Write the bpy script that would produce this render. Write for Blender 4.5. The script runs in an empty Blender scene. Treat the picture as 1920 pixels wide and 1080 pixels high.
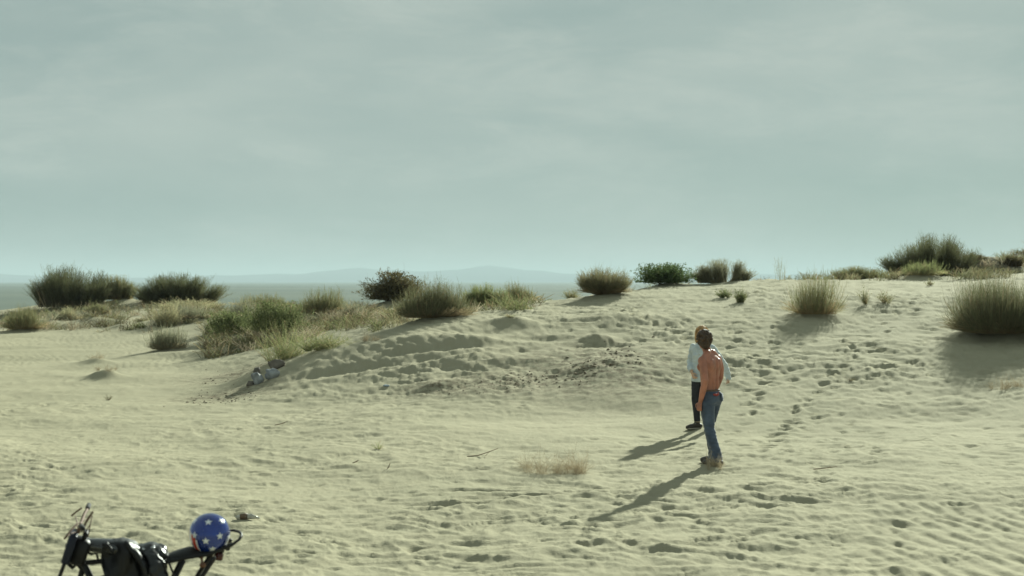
import bpy, math, random
import numpy as np
from mathutils import Vector, Matrix

random.seed(7)
RNG = np.random.default_rng(11)
SC = bpy.context.scene
COL = SC.collection
R = math.radians

# ------------------------------------------------------------------ camera
F = 2560.0            # focal length in photograph pixels (48 mm on a 36 mm sensor)
HOR = 526.5           # row of the horizon
CAMZ = 2.46
cam_d = bpy.data.cameras.new('camera')
cam_d.lens = 48.0
cam_d.sensor_width = 36.0
cam_d.shift_y = -(540 - HOR) / 1920.0
cam_d.clip_start = 0.1
cam_d.clip_end = 120000.0
cam_d.dof.use_dof = True
cam_d.dof.focus_distance = 19.5
cam_d.dof.aperture_fstop = 2.1
cam = bpy.data.objects.new('camera', cam_d)
cam.location = (0, 0, CAMZ)
cam.rotation_euler = (R(90), 0, 0)
COL.objects.link(cam)
SC.camera = cam

# ------------------------------------------------------------------ sky and sun
SUN_EL, SUN_AZ = 24.0, 24.0        # azimuth: degrees to the right of the view axis
sun_dir = Vector((math.sin(R(SUN_AZ)) * math.cos(R(SUN_EL)), math.cos(R(SUN_AZ)) * math.cos(R(SUN_EL)), math.sin(R(SUN_EL))))
world = bpy.data.worlds.new('World')
SC.world = world
world.use_nodes = True
nt = world.node_tree
nt.nodes.clear()
def N(t, tree=None, **kw):
    n = (tree or nt).nodes.new(t)
    for k, v in kw.items():
        setattr(n, k, v)
    return n
out = N('ShaderNodeOutputWorld'); bg = N('ShaderNodeBackground')
bg.inputs['Strength'].default_value = 0.050
sky = N('ShaderNodeTexSky', sky_type='NISHITA', sun_disc=False)
sky.sun_elevation = R(SUN_EL); sky.sun_rotation = R(SUN_AZ)
sky.air_density = 1.0; sky.dust_density = 0.6; sky.ozone_density = 1.0
tint = N('ShaderNodeMix', data_type='RGBA', blend_type='MULTIPLY')
tint.inputs['Factor'].default_value = 1.0
tint.inputs[7].default_value = (0.44, 0.60, 0.58, 1)
nt.links.new(sky.outputs[0], tint.inputs[6])
tc = N('ShaderNodeTexCoord')
# thin high cloud: two stretched noises over the direction of view
mp = N('ShaderNodeMapping'); mp.inputs['Scale'].default_value = (2.4, 2.4, 8.5); mp.inputs['Rotation'].default_value = (0, R(3), 0)
mp.inputs['Location'].default_value = (5.2, 7.1, 2.2)
nt.links.new(tc.outputs['Generated'], mp.inputs['Vector'])
n1 = N('ShaderNodeTexNoise'); n1.inputs['Scale'].default_value = 1.25; n1.inputs['Detail'].default_value = 8; n1.inputs['Roughness'].default_value = 0.54; n1.inputs['Distortion'].default_value = 0.2
nt.links.new(mp.outputs[0], n1.inputs['Vector'])
mp2 = N('ShaderNodeMapping'); mp2.inputs['Scale'].default_value = (5.5, 5.5, 20.0); mp2.inputs['Rotation'].default_value = (0, R(-7), 0); mp2.inputs['Location'].default_value = (7.1, 10.4, 6.6)
nt.links.new(tc.outputs['Generated'], mp2.inputs['Vector'])
n2 = N('ShaderNodeTexNoise'); n2.inputs['Scale'].default_value = 1.5; n2.inputs['Detail'].default_value = 11; n2.inputs['Roughness'].default_value = 0.66; n2.inputs['Distortion'].default_value = 0.35
nt.links.new(mp2.outputs[0], n2.inputs['Vector'])
r1 = N('ShaderNodeMapRange'); r1.inputs[1].default_value = 0.28; r1.inputs[2].default_value = 0.69
nt.links.new(n1.outputs[0], r1.inputs[0])
r2 = N('ShaderNodeMapRange'); r2.inputs[1].default_value = 0.50; r2.inputs[2].default_value = 0.80; r2.inputs[4].default_value = 0.60
nt.links.new(n2.outputs[0], r2.inputs[0])
ad = N('ShaderNodeMath', operation='ADD', use_clamp=True)
nt.links.new(r1.outputs[0], ad.inputs[0]); nt.links.new(r2.outputs[0], ad.inputs[1])
cl = N('ShaderNodeMix', data_type='RGBA')
cl.inputs[6].default_value = (2.76, 3.66, 3.46, 1)     # thin veil
cl.inputs[7].default_value = (4.32, 5.04, 4.63, 1)     # thicker cloud
nt.links.new(ad.outputs[0], cl.inputs['Factor'])
veil = N('ShaderNodeMapRange'); veil.inputs[3].default_value = 0.93; veil.inputs[4].default_value = 0.985
nt.links.new(ad.outputs[0], veil.inputs[0])
mx = N('ShaderNodeMix', data_type='RGBA')
nt.links.new(veil.outputs[0], mx.inputs['Factor'])
nt.links.new(tint.outputs[2], mx.inputs[6]); nt.links.new(cl.outputs[2], mx.inputs[7])
nt.links.new(mx.outputs[2], bg.inputs['Color'])
nt.links.new(bg.outputs[0], out.inputs['Surface'])

sun_l = bpy.data.lights.new('sun', 'SUN')
sun_l.energy = 5.0
sun_l.angle = R(1.0)
sun_l.color = (0.93, 1.0, 0.85)
sun = bpy.data.objects.new('sun', sun_l)
sun.rotation_euler = (-sun_dir).to_track_quat('-Z', 'Y').to_euler()
sun.location = (20, 40, 30)
COL.objects.link(sun)

SC.view_settings.view_transform = 'Standard'
SC.view_settings.look = 'None'
SC.view_settings.exposure = 1.04
SC.view_settings.gamma = 1.0
SC.render.engine = 'CYCLES'
cy = SC.cycles
cy.use_denoising = True
cy.max_bounces = 4; cy.diffuse_bounces = 2; cy.glossy_bounces = 3; cy.transmission_bounces = 3
cy.volume_bounces = 0; cy.transparent_max_bounces = 6
cy.caustics_reflective = False; cy.caustics_refractive = False
cy.sample_clamp_indirect = 6.0

# ------------------------------------------------------------------ noise
def _h(ix, iy, seed):
    n = (ix.astype(np.int64) * 374761393 + iy.astype(np.int64) * 668265263 + seed * 1442695041) & 0xffffffff
    n = ((n ^ (n >> 13)) * 1274126177) & 0xffffffff
    n = ((n ^ (n >> 16)) * 2246822519) & 0xffffffff
    return ((n ^ (n >> 15)) & 0xffffff).astype(np.float64) / 0xffffff
def perlin(x, y, seed=0):
    xi = np.floor(x); yi = np.floor(y)
    fx = x - xi; fy = y - yi
    xi = xi.astype(np.int64); yi = yi.astype(np.int64)
    u = fx * fx * fx * (fx * (fx * 6 - 15) + 10); v = fy * fy * fy * (fy * (fy * 6 - 15) + 10)
    def g(i, j):
        a = _h(xi + i, yi + j, seed) * 2 * np.pi
        return np.cos(a) * (fx - i) + np.sin(a) * (fy - j)
    a = g(0, 0); b = g(1, 0); c = g(0, 1); d = g(1, 1)
    return 1.5 * ((a + (b - a) * u) + ((c + (d - c) * u) - (a + (b - a) * u)) * v)
def fbm(x, y, seed=0, o=4, g=0.5):
    s = 0; a = 1.0
    for i in range(o):
        s = s + a * perlin(x, y, seed + i * 17); x = x * 2.03 + 5.1; y = y * 2.03 - 3.7; a *= g
    return s
def noise3(p, seed=0):
    x, y, z = p[:, 0], p[:, 1], p[:, 2]
    return (perlin(x + 0.37 * z, y + 0.71 * z, seed) + perlin(y - 0.53 * x, z + 0.29 * x, seed + 3) + perlin(z - 0.41 * y, x + .6 * y, seed + 5)) / 2.0
def sst(a, b, x):
    t = np.clip((x - a) / (b - a), 0, 1)
    return t * t * (3 - 2 * t)

# ------------------------------------------------------------------ materials
def mat(name, color, rough=0.8, metal=0.0, coat=0.0, var=0.0, vscale=20.0, bump=0.0, bscale=60.0, spec=0.5, sheen=0.0):
    m = bpy.data.materials.new(name); m.use_nodes = True
    t = m.node_tree; b = t.nodes['Principled BSDF']
    b.inputs['Base Color'].default_value = (*color, 1)
    b.inputs['Roughness'].default_value = rough
    b.inputs['Metallic'].default_value = metal
    b.inputs['Coat Weight'].default_value = coat
    b.inputs['Specular IOR Level'].default_value = spec
    b.inputs['Sheen Weight'].default_value = sheen
    tcn = t.nodes.new('ShaderNodeTexCoord')
    if var > 0:
        n = t.nodes.new('ShaderNodeTexNoise'); n.inputs['Scale'].default_value = vscale; n.inputs['Detail'].default_value = 5
        t.links.new(tcn.outputs['Object'], n.inputs['Vector'])
        mr = t.nodes.new('ShaderNodeMapRange'); mr.inputs[1].default_value = .3; mr.inputs[2].default_value = .7
        mr.inputs[3].default_value = 1 - var; mr.inputs[4].default_value = 1 + var
        t.links.new(n.outputs[0], mr.inputs[0])
        mm = t.nodes.new('ShaderNodeMix'); mm.data_type = 'RGBA'; mm.blend_type = 'MULTIPLY'; mm.inputs['Factor'].default_value = 1
        mm.inputs[6].default_value = (*color, 1)
        t.links.new(mr.outputs[0], mm.inputs[7])
        t.links.new(mm.outputs[2], b.inputs['Base Color'])
    if bump > 0:
        n = t.nodes.new('ShaderNodeTexNoise'); n.inputs['Scale'].default_value = bscale; n.inputs['Detail'].default_value = 6
        t.links.new(tcn.outputs['Object'], n.inputs['Vector'])
        bp = t.nodes.new('ShaderNodeBump'); bp.inputs['Strength'].default_value = bump; bp.inputs['Distance'].default_value = 0.01
        t.links.new(n.outputs[0], bp.inputs['Height']); t.links.new(bp.outputs[0], b.inputs['Normal'])
    return m

def ground_mat():
    m = bpy.data.materials.new('sand'); m.use_nodes = True
    t = m.node_tree; b = t.nodes['Principled BSDF']
    b.inputs['Roughness'].default_value = 0.95; b.inputs['Specular IOR Level'].default_value = 0.03
    g = t.nodes.new('ShaderNodeNewGeometry')
    def noise(scale, det=5, rough=.55):
        n = t.nodes.new('ShaderNodeTexNoise'); n.inputs['Scale'].default_value = scale; n.inputs['Detail'].default_value = det; n.inputs['Roughness'].default_value = rough
        t.links.new(g.outputs['Position'], n.inputs['Vector']); return n
    def rng(src, a, b_, c, d):
        r = t.nodes.new('ShaderNodeMapRange'); r.inputs[1].default_value = a; r.inputs[2].default_value = b_; r.inputs[3].default_value = c; r.inputs[4].default_value = d
        t.links.new(src, r.inputs[0]); return r.outputs[0]
    def mix(fac, a, c, mode='MIX'):
        x = t.nodes.new('ShaderNodeMix'); x.data_type = 'RGBA'; x.blend_type = mode
        if hasattr(fac, 'is_linked'): t.links.new(fac, x.inputs['Factor'])
        else: x.inputs['Factor'].default_value = fac
        for s, i in ((a, 6), (c, 7)):
            if hasattr(s, 'is_linked'): t.links.new(s, x.inputs[i])
            else: x.inputs[i].default_value = (*s, 1)
        return x.outputs[2]
    big = rng(noise(0.35).outputs[0], .35, .65, 0, 1)
    med = rng(noise(3.0, 6).outputs[0], .3, .7, 0, 1)
    c = mix(big, (0.312, 0.290, 0.205), (0.355, 0.326, 0.232))
    c = mix(rng(med, 0, 1, 0, .5), c, (0.285, 0.258, 0.180))
    gr = noise(260, 3, .7)
    c = mix(0.6, c, rng(gr.outputs[0], .3, .7, .86, 1.12), 'MULTIPLY')
    # the plain beyond the dunes: grey-green scrub, told by the distance painted on the mesh
    at = t.nodes.new('ShaderNodeAttribute'); at.attribute_name = 'plain'
    pn = t.nodes.new('ShaderNodeTexNoise'); pn.inputs['Scale'].default_value = 0.004; pn.inputs['Detail'].default_value = 6
    mpn = t.nodes.new('ShaderNodeMapping'); mpn.inputs['Scale'].default_value = (0.35, 1, 1)
    t.links.new(g.outputs['Position'], mpn.inputs['Vector']); t.links.new(mpn.outputs[0], pn.inputs['Vector'])
    pc = mix(rng(pn.outputs[0], .35, .65, 0, 1), (0.100, 0.122, 0.104), (0.135, 0.152, 0.124))
    c = mix(at.outputs['Fac'], c, pc)
    # dark damp crust patches
    cr = t.nodes.new('ShaderNodeAttribute'); cr.attribute_name = 'crust'
    cn = rng(noise(7, 6, .65).outputs[0], .42, .6, 0, 1)
    mu = t.nodes.new('ShaderNodeMath'); mu.operation = 'MULTIPLY'; t.links.new(cr.outputs['Fac'], mu.inputs[0]); t.links.new(cn, mu.inputs[1])
    c = mix(mu.outputs[0], c, (0.155, 0.128, 0.088))
    t.links.new(c, b.inputs['Base Color'])
    bn = noise(45, 5, .6)
    bp = t.nodes.new('ShaderNodeBump'); bp.inputs['Strength'].default_value = 0.5; bp.inputs['Distance'].default_value = 0.015
    t.links.new(bn.outputs[0], bp.inputs['Height']); t.links.new(bp.outputs[0], b.inputs['Normal'])
    return m

def foliage_mat(name, trans=0.3):
    m = bpy.data.materials.new(name); m.use_nodes = True
    t = m.node_tree; t.nodes.clear()
    o = t.nodes.new('ShaderNodeOutputMaterial'); a = t.nodes.new('ShaderNodeAttribute'); a.attribute_name = 'tint'
    d = t.nodes.new('ShaderNodeBsdfDiffuse'); tr = t.nodes.new('ShaderNodeBsdfTranslucent'); mx_ = t.nodes.new('ShaderNodeMixShader')
    mx_.inputs[0].default_value = trans
    t.links.new(a.outputs['Color'], d.inputs['Color']); t.links.new(a.outputs['Color'], tr.inputs['Color'])
    t.links.new(d.outputs[0], mx_.inputs[1]); t.links.new(tr.outputs[0], mx_.inputs[2]); t.links.new(mx_.outputs[0], o.inputs['Surface'])
    return m
M_FOL = foliage_mat('foliage', 0.45)
M_DRY = foliage_mat('dry_stems', 0.15)

# ------------------------------------------------------------------ helpers
def tag(o, label=None, cat=None, group=None, kind=None):
    if label: o['label'] = label
    if cat: o['category'] = cat
    if group: o['group'] = group
    if kind: o['kind'] = kind
    return o
def empty(name, loc, rz=0.0):
    o = bpy.data.objects.new(name, None); COL.objects.link(o)
    o.location = loc; o.rotation_euler = (0, 0, rz); o.empty_display_size = 0.1
    return o
def mesh_np(name, V, Fq, smooth=True):
    """V (n,3), Fq (m,3 or 4) int array"""
    me = bpy.data.meshes.new(name)
    V = np.asarray(V, dtype=np.float32); Fq = np.asarray(Fq, dtype=np.int32)
    k = Fq.shape[1]
    me.vertices.add(len(V)); me.vertices.foreach_set('co', V.ravel())
    me.loops.add(Fq.size); me.loops.foreach_set('vertex_index', Fq.ravel())
    me.polygons.add(len(Fq)); me.polygons.foreach_set('loop_start', np.arange(0, Fq.size, k, dtype=np.int32))
    me.update(calc_edges=True)
    if smooth:
        me.polygons.foreach_set('use_smooth', np.ones(len(Fq), dtype=bool))
    return me
def add_obj(name, me, m=None, parent=None, loc=None):
    o = bpy.data.objects.new(name, me); COL.objects.link(o)
    if m is not None: me.materials.append(m)
    if parent is not None: o.parent = parent
    if loc is not None: o.location = loc
    return o
class MB:
    def __init__(s): s.v = []; s.f = []
    def ring_loft(s, rings, caps=True):
        n = len(rings[0]); o = len(s.v)
        for r in rings: s.v += [tuple(p) for p in r]
        for i in range(len(rings) - 1):
            for j in range(n):
                a = o + i * n + j; b = o + i * n + (j + 1) % n
                s.f.append((a, b, b + n, a + n))
        if caps:
            for i, rev in ((0, True), (len(rings) - 1, False)):
                c = len(s.v); s.v.append(tuple(np.mean(np.array(rings[i]), axis=0)))
                for j in range(n):
                    a = o + i * n + j; b = o + i * n + (j + 1) % n
                    s.f.append((b, a, c) if rev else (a, b, c))
        return s
    def tube(s, pts, rad, n=10, flat=1.0, ref=(0, 0, 1), round_ends=True):
        P = [Vector(p) for p in pts]
        if not hasattr(rad, '__len__'): rad = [rad] * len(P)
        rad = list(rad)
        if round_ends:
            d0 = (P[0] - P[1]).normalized(); d1 = (P[-1] - P[-2]).normalized()
            a, b = rad[0], rad[-1]
            P = [P[0] + d0 * a * .92, P[0] + d0 * a * .6] + P + [P[-1] + d1 * b * .6, P[-1] + d1 * b * .92]
            rad = [a * .4, a * .8] + rad + [b * .8, b * .4]
        rings = []; prev = None
        for i, p in enumerate(P):
            t = (P[min(i + 1, len(P) - 1)] - P[max(i - 1, 0)]).normalized()
            if prev is None:
                r_ = Vector(ref)
                if abs(t.dot(r_)) > .95: r_ = Vector((1, 0, 0)) if abs(t.x) < .9 else Vector((0, 1, 0))
                u = (r_ - t * r_.dot(t)).normalized()
            else:
                u = (prev - t * prev.dot(t)).normalized()
            prev = u; w = t.cross(u)
            rings.append([p + (u * math.cos(2 * math.pi * k / n) + w * math.sin(2 * math.pi * k / n) * flat) * rad[i] for k in range(n)])
        return s.ring_loft(rings)
    def rings_z(s, L, n=20, pw=2.0):
        """L: (x, y, z, rx, ry)"""
        rings = []
        for (x, y, z, rx, ry) in L:
            r_ = []
            for k in range(n):
                a = 2 * math.pi * k / n; c, q = math.cos(a), math.sin(a)
                e = 2.0 / pw
                r_.append((x + rx * math.copysign(abs(c) ** e, c), y + ry * math.copysign(abs(q) ** e, q), z))
            rings.append(r_)
        return s.ring_loft(rings)
    def ellipsoid(s, c, r, n=16, m=10, mtx=None):
        rings = []
        for i in range(1, m):
            t = math.pi * i / m
            rings.append([(c[0] + r[0] * math.sin(t) * math.cos(2 * math.pi * k / n), c[1] + r[1] * math.sin(t) * math.sin(2 * math.pi * k / n), c[2] - r[2] * math.cos(t)) for k in range(n)])
        o = len(s.v)
        s.ring_loft(rings)
        s.v[-2] = (c[0], c[1], c[2] - r[2]); s.v[-1] = (c[0], c[1], c[2] + r[2])
        if mtx is not None:
            for i in range(o, len(s.v)): s.v[i] = tuple(mtx @ Vector(s.v[i]))
        return s
    def box(s, c, d, mtx=None, bev=0.0):
        x, y, z = d[0] / 2, d[1] / 2, d[2] / 2
        b = min(bev, x * .9, y * .9)
        o = len(s.v)
        def ring(zz, k):
            xx, yy = x - k, y - k; q = max(b - k, 0.0) if b else 0
            if b <= 0: return [(-xx, -yy, zz), (xx, -yy, zz), (xx, yy, zz), (-xx, yy, zz)]
            return [(-xx + b, -yy, zz), (xx - b, -yy, zz), (xx, -yy + b, zz), (xx, yy - b, zz), (xx - b, yy, zz), (-xx + b, yy, zz), (-xx, yy - b, zz), (-xx, -yy + b, zz)]
        if b > 0:
            bb = min(b, z * .9)
            rings = [ring(-z, bb * .7), ring(-z + bb, 0), ring(z - bb, 0), ring(z, bb * .7)]
        else: rings = [ring(-z, 0), ring(z, 0)]
        s.ring_loft(rings)
        for i in range(o, len(s.v)):
            p = Vector(s.v[i])
            if mtx is not None: p = mtx @ p
            s.v[i] = (p.x + c[0], p.y + c[1], p.z + c[2])
        return s
    def torus(s, c, axis, Rr, r, n=32, m=10, a0=0, a1=2 * math.pi):
        axis = Vector(axis).normalized(); u = axis.orthogonal().normalized(); w = axis.cross(u)
        o = len(s.v)
        for i in range(n):
            a = a0 + (a1 - a0) * i / n; d = u * math.cos(a) + w * math.sin(a)
            for j in range(m):
                b = 2 * math.pi * j / m
                s.v.append(tuple(Vector(c) + d * (Rr + r * math.cos(b)) + axis * r * math.sin(b)))
        for i in range(n):
            for j in range(m):
                a = o + i * m + j; b = o + i * m + (j + 1) % m
                c_ = o + ((i + 1) % n) * m + (j + 1) % m; d = o + ((i + 1) % n) * m + j
                s.f.append((a, d, c_, b))
        return s
    def mesh(s, name, smooth=True):
        me = bpy.data.meshes.new(name); me.from_pydata([tuple(v) for v in s.v], [], s.f); me.update()
        if smooth: me.polygons.foreach_set('use_smooth', np.ones(len(me.polygons), dtype=bool))
        return me
    def build(s, name, m, parent=None, smooth=True, loc=None):
        return add_obj(name, s.mesh(name, smooth), m, parent, loc)
    def remesh(s, name, m, parent=None, voxel=0.007, smooth_it=4, disp=None, loc=None):
        """fuse the overlapping solids into one continuous skin"""
        me = s.mesh(name + '_raw'); ob = bpy.data.objects.new('tmp', me); COL.objects.link(ob)
        md = ob.modifiers.new('r', 'REMESH'); md.mode = 'VOXEL'; md.voxel_size = voxel; md.use_smooth_shade = True
        if smooth_it:
            sm = ob.modifiers.new('s', 'SMOOTH'); sm.factor = 0.5; sm.iterations = smooth_it
        dg = bpy.context.evaluated_depsgraph_get()
        m2 = bpy.data.meshes.new_from_object(ob.evaluated_get(dg)); m2.name = name
        bpy.data.objects.remove(ob); bpy.data.meshes.remove(me)
        if disp is not None:
            n = len(m2.vertices); co = np.empty(n * 3, dtype=np.float32); m2.vertices.foreach_get('co', co); co = co.reshape(-1, 3).astype(float)
            no = np.empty(n * 3, dtype=np.float32); m2.vertex_normals.foreach_get('vector', no); no = no.reshape(-1, 3)
            co = disp(co, no); m2.vertices.foreach_set('co', co.astype(np.float32).ravel()); m2.update()
        m2.polygons.foreach_set('use_smooth', np.ones(len(m2.polygons), dtype=bool))
        m2.materials.clear()
        return add_obj(name, m2, m, parent, loc)

# ------------------------------------------------------------------ terrain height
def zat(py, Y): return CAMZ - (py - HOR) / F * Y
NEAR = [(0, -.14), (9, -.14), (12, -.13), (14.2, -.10), (16.2, 0.0), (18, 0.02)]
NEARL = [(0, -.14), (9, -.13), (12, -.10), (15, -.04), (18, 0.0)]
def col(near, vis, hid): return near + [(Y, zat(p, Y)) for Y, p in vis] + hid
TAB = {
 -700: col(NEARL, [], [(26, 0), (34, .3), (46, .8), (60, 1.0), (80, -2)]),
 0: col(NEARL, [(26, 769), (30, 727), (34, 692), (38, 663), (42, 641), (46, 624)], [(49, .70), (52, .76), (57, .9), (61, 1.1), (66, 1.0), (80, -2)]),
 130: col(NEARL, [(26, 769), (30, 727), (34, 692), (38, 664), (42, 641), (46, 622), (50, 606), (55, 592), (60, 578)], [(64, 1.6), (70, 1.0), (80, -1.5)]),
 250: col(NEARL, [(26, 768), (30, 725), (34, 690), (38, 662), (42, 638), (46, 615), (50, 598), (56, 580), (62, 562)], [(68, 1.2), (80, -1.5)]),
 330: col(NEARL, [(26, 768), (30, 724), (34, 688), (38, 658), (42, 634), (46, 612), (50, 596), (56, 580), (62, 568)], [(68, 1.0), (80, -2)]),
 430: col(NEARL, [(26, 766), (28.5, 735), (31, 705), (34, 680), (38, 650), (42, 625), (46, 603), (50, 588), (55, 578)], [(60, 1.0), (80, -3)]),
 500: col(NEARL, [(26, 764), (27.5, 737), (29, 706), (30, 694), (33, 672), (37, 645), (41, 620), (45, 600), (50, 583)], [(55, 1.1), (80, -3)]),
 570: col(NEARL, [(26, 760), (27.7, 726), (29.5, 674), (32, 660), (36, 640), (41, 615), (46, 595), (50, 582)], [(55, 1.0), (80, -3)]),
 640: col(NEAR, [(26, 757), (27.6, 720), (30.0, 648), (33, 640), (38, 618), (43, 600), (48, 584)], [(53, 1.0), (80, -3)]),
 700: col(NEAR, [(26, 752), (27.6, 716), (30.7, 632), (34, 622), (39, 602), (44, 590), (50, 577)], [(56, 1.0), (80, -3)]),
 770: col(NEAR, [(25.5, 760), (27.5, 712), (31.4, 614), (35, 612), (40, 600), (46, 585), (51, 572)], [(57, 1.0), (80, -3)]),
 850: col(NEAR, [(25, 765), (28.0, 702), (32.0, 605), (36, 598), (42, 585), (48, 572)], [(56, 1.1), (80, -3)]),
 930: col(NEAR, [(24.5, 770), (28, 700), (33, 597), (37, 586), (42, 575), (48, 566)], [(56, 1.1), (80, -3)]),
 1010: col(NEAR, [(24, 778), (28, 702), (30.5, 648), (34, 597), (38, 578), (41, 570)], [(45, 1.7), (55, 1.0), (80, -3)]),
 1100: col(NEAR, [(24, 778), (27.5, 703), (31, 648), (35, 597), (38.5, 570), (41, 563)], [(44, 1.85), (55, 1.0), (80, -3)]),
 1250: col(NEAR, [(22, 807), (24, 772), (28, 703), (32, 645), (36, 598), (40, 563), (44, 545), (47, 541)], [(52, 2.0), (62, .8), (80, -3)]),
 1400: col(NEAR, [(22, 804), (26, 728), (30, 665), (34, 613), (38, 573), (42, 547), (46, 533), (49, 530)], [(54, 2.1), (64, 1.0), (80, -3)]),
 1550: col(NEAR, [(22, 802), (26, 725), (30, 660), (34, 610), (38, 571), (42, 546), (46, 532), (50, 528)], [(55, 2.2), (65, 1.0), (80, -3)]),
 1700: col(NEAR, [(22, 800), (26, 722), (30, 657), (34, 607), (38, 570), (42, 546), (46, 533), (50, 526), (55, 522)], [(62, 2.2), (80, -2)]),
 1820: col(NEAR, [(22, 797), (26, 718), (30, 654), (33, 618), (38, 570), (42, 547), (46, 533), (50, 526), (55, 517)], [(62, 2.6), (80, -2)]),
 1950: col(NEAR, [(20, 833), (24, 740), (28, 680), (32, 635), (38, 570), (42, 547), (46, 530), (50, 522), (56, 511), (62, 503)], [(70, 2.8), (85, 0)]),
 2700: col(NEAR, [(20, 825), (24, 730), (28, 670), (32, 628), (38, 565), (42, 542), (46, 525), (50, 517), (56, 506), (62, 498)], [(70, 2.8), (85, 0)]),
}
def squeeze(px): return float(np.interp(px, [500, 640, 930, 1100, 1250], [1, .97, .86, .78, .72]))
def nearer(px, Y): return 23 + (Y - 23) * squeeze(px) if Y > 23 else Y
for _k in TAB:
    if _k > 500: TAB[_k] = [(nearer(_k, a), b if a <= 23 else CAMZ - (CAMZ - b) * nearer(_k, a) / a) for a, b in TAB[_k]]
PXS = np.linspace(-700, 2700, 341); YS = np.linspace(0, 90, 451)
_keys = sorted(TAB); _cols = np.array([np.interp(YS, [a for a, _ in TAB[k]], [b for _, b in TAB[k]]) for k in _keys])
GRID = np.array([[0.0]]); GRID = np.stack([np.interp(PXS, _keys, _cols[:, j]) for j in range(len(YS))], axis=1)
def _blur(A, s, ax):
    r = int(3 * s) + 1; k = np.exp(-0.5 * (np.arange(-r, r + 1) / s) ** 2); k /= k.sum()
    P = np.pad(A, [(r, r) if i == ax else (0, 0) for i in range(2)], mode='edge')
    o_ = np.zeros_like(A)
    for i, w in enumerate(k): o_ += w * np.take(P, range(i, i + A.shape[ax]), axis=ax)
    return o_
GRID = _blur(_blur(GRID, 2.4, 0), 2.8, 1)
def _look(px, Y):
    a = np.clip((px + 700) / 10.0, 0, 339.999); b = np.clip(Y / 0.2, 0, 449.999)
    i = a.astype(int); j = b.astype(int); fa = a - i; fb = b - j
    return (GRID[i, j] * (1 - fa) + GRID[i + 1, j] * fa) * (1 - fb) + (GRID[i, j + 1] * (1 - fa) + GRID[i + 1, j + 1] * fa) * fb
MOUNDS = []      # (x, y, radius x, radius y, height)
def base_h(x, y):
    x = np.asarray(x, float); y = np.asarray(y, float)
    r = np.hypot(x, y); phi = np.arctan2(x, y); pc = np.clip(phi, -.62, .62)
    Yd = r * np.cos(pc); px = 960 + F * np.tan(pc)
    z = _look(px, Yd)
    far = sst(75, 140, Yd)
    z = z * (1 - far) + (-8.0) * far
    back = sst(0.8, 1.4, np.abs(phi))
    z = z * (1 - back) + back * (0.0 * (1 - far) - 8.0 * far)
    for (mx_, my_, ra, rb, h_) in MOUNDS:
        k_ = (np.abs(x - mx_) < 3 * ra) & (np.abs(y - my_) < 3 * rb)
        if k_.any(): z[k_] += h_ * np.exp(-(((x[k_] - mx_) / ra) ** 2 + ((y[k_] - my_) / rb) ** 2))
    return z
def place(px, py, y0=8.0, y1=66.0):
    """where the sight line of a photograph point meets the ground"""
    Yg = y0 * (y1 / y0) ** np.linspace(0, 1, 700); u = (px - 960) / F
    zz = base_h(u * Yg, Yg); ray = CAMZ - (py - HOR) / F * Yg
    k = np.argmax(zz >= ray) if (zz >= ray).any() else len(Yg) - 1
    return u * Yg[k], Yg[k]

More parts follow.
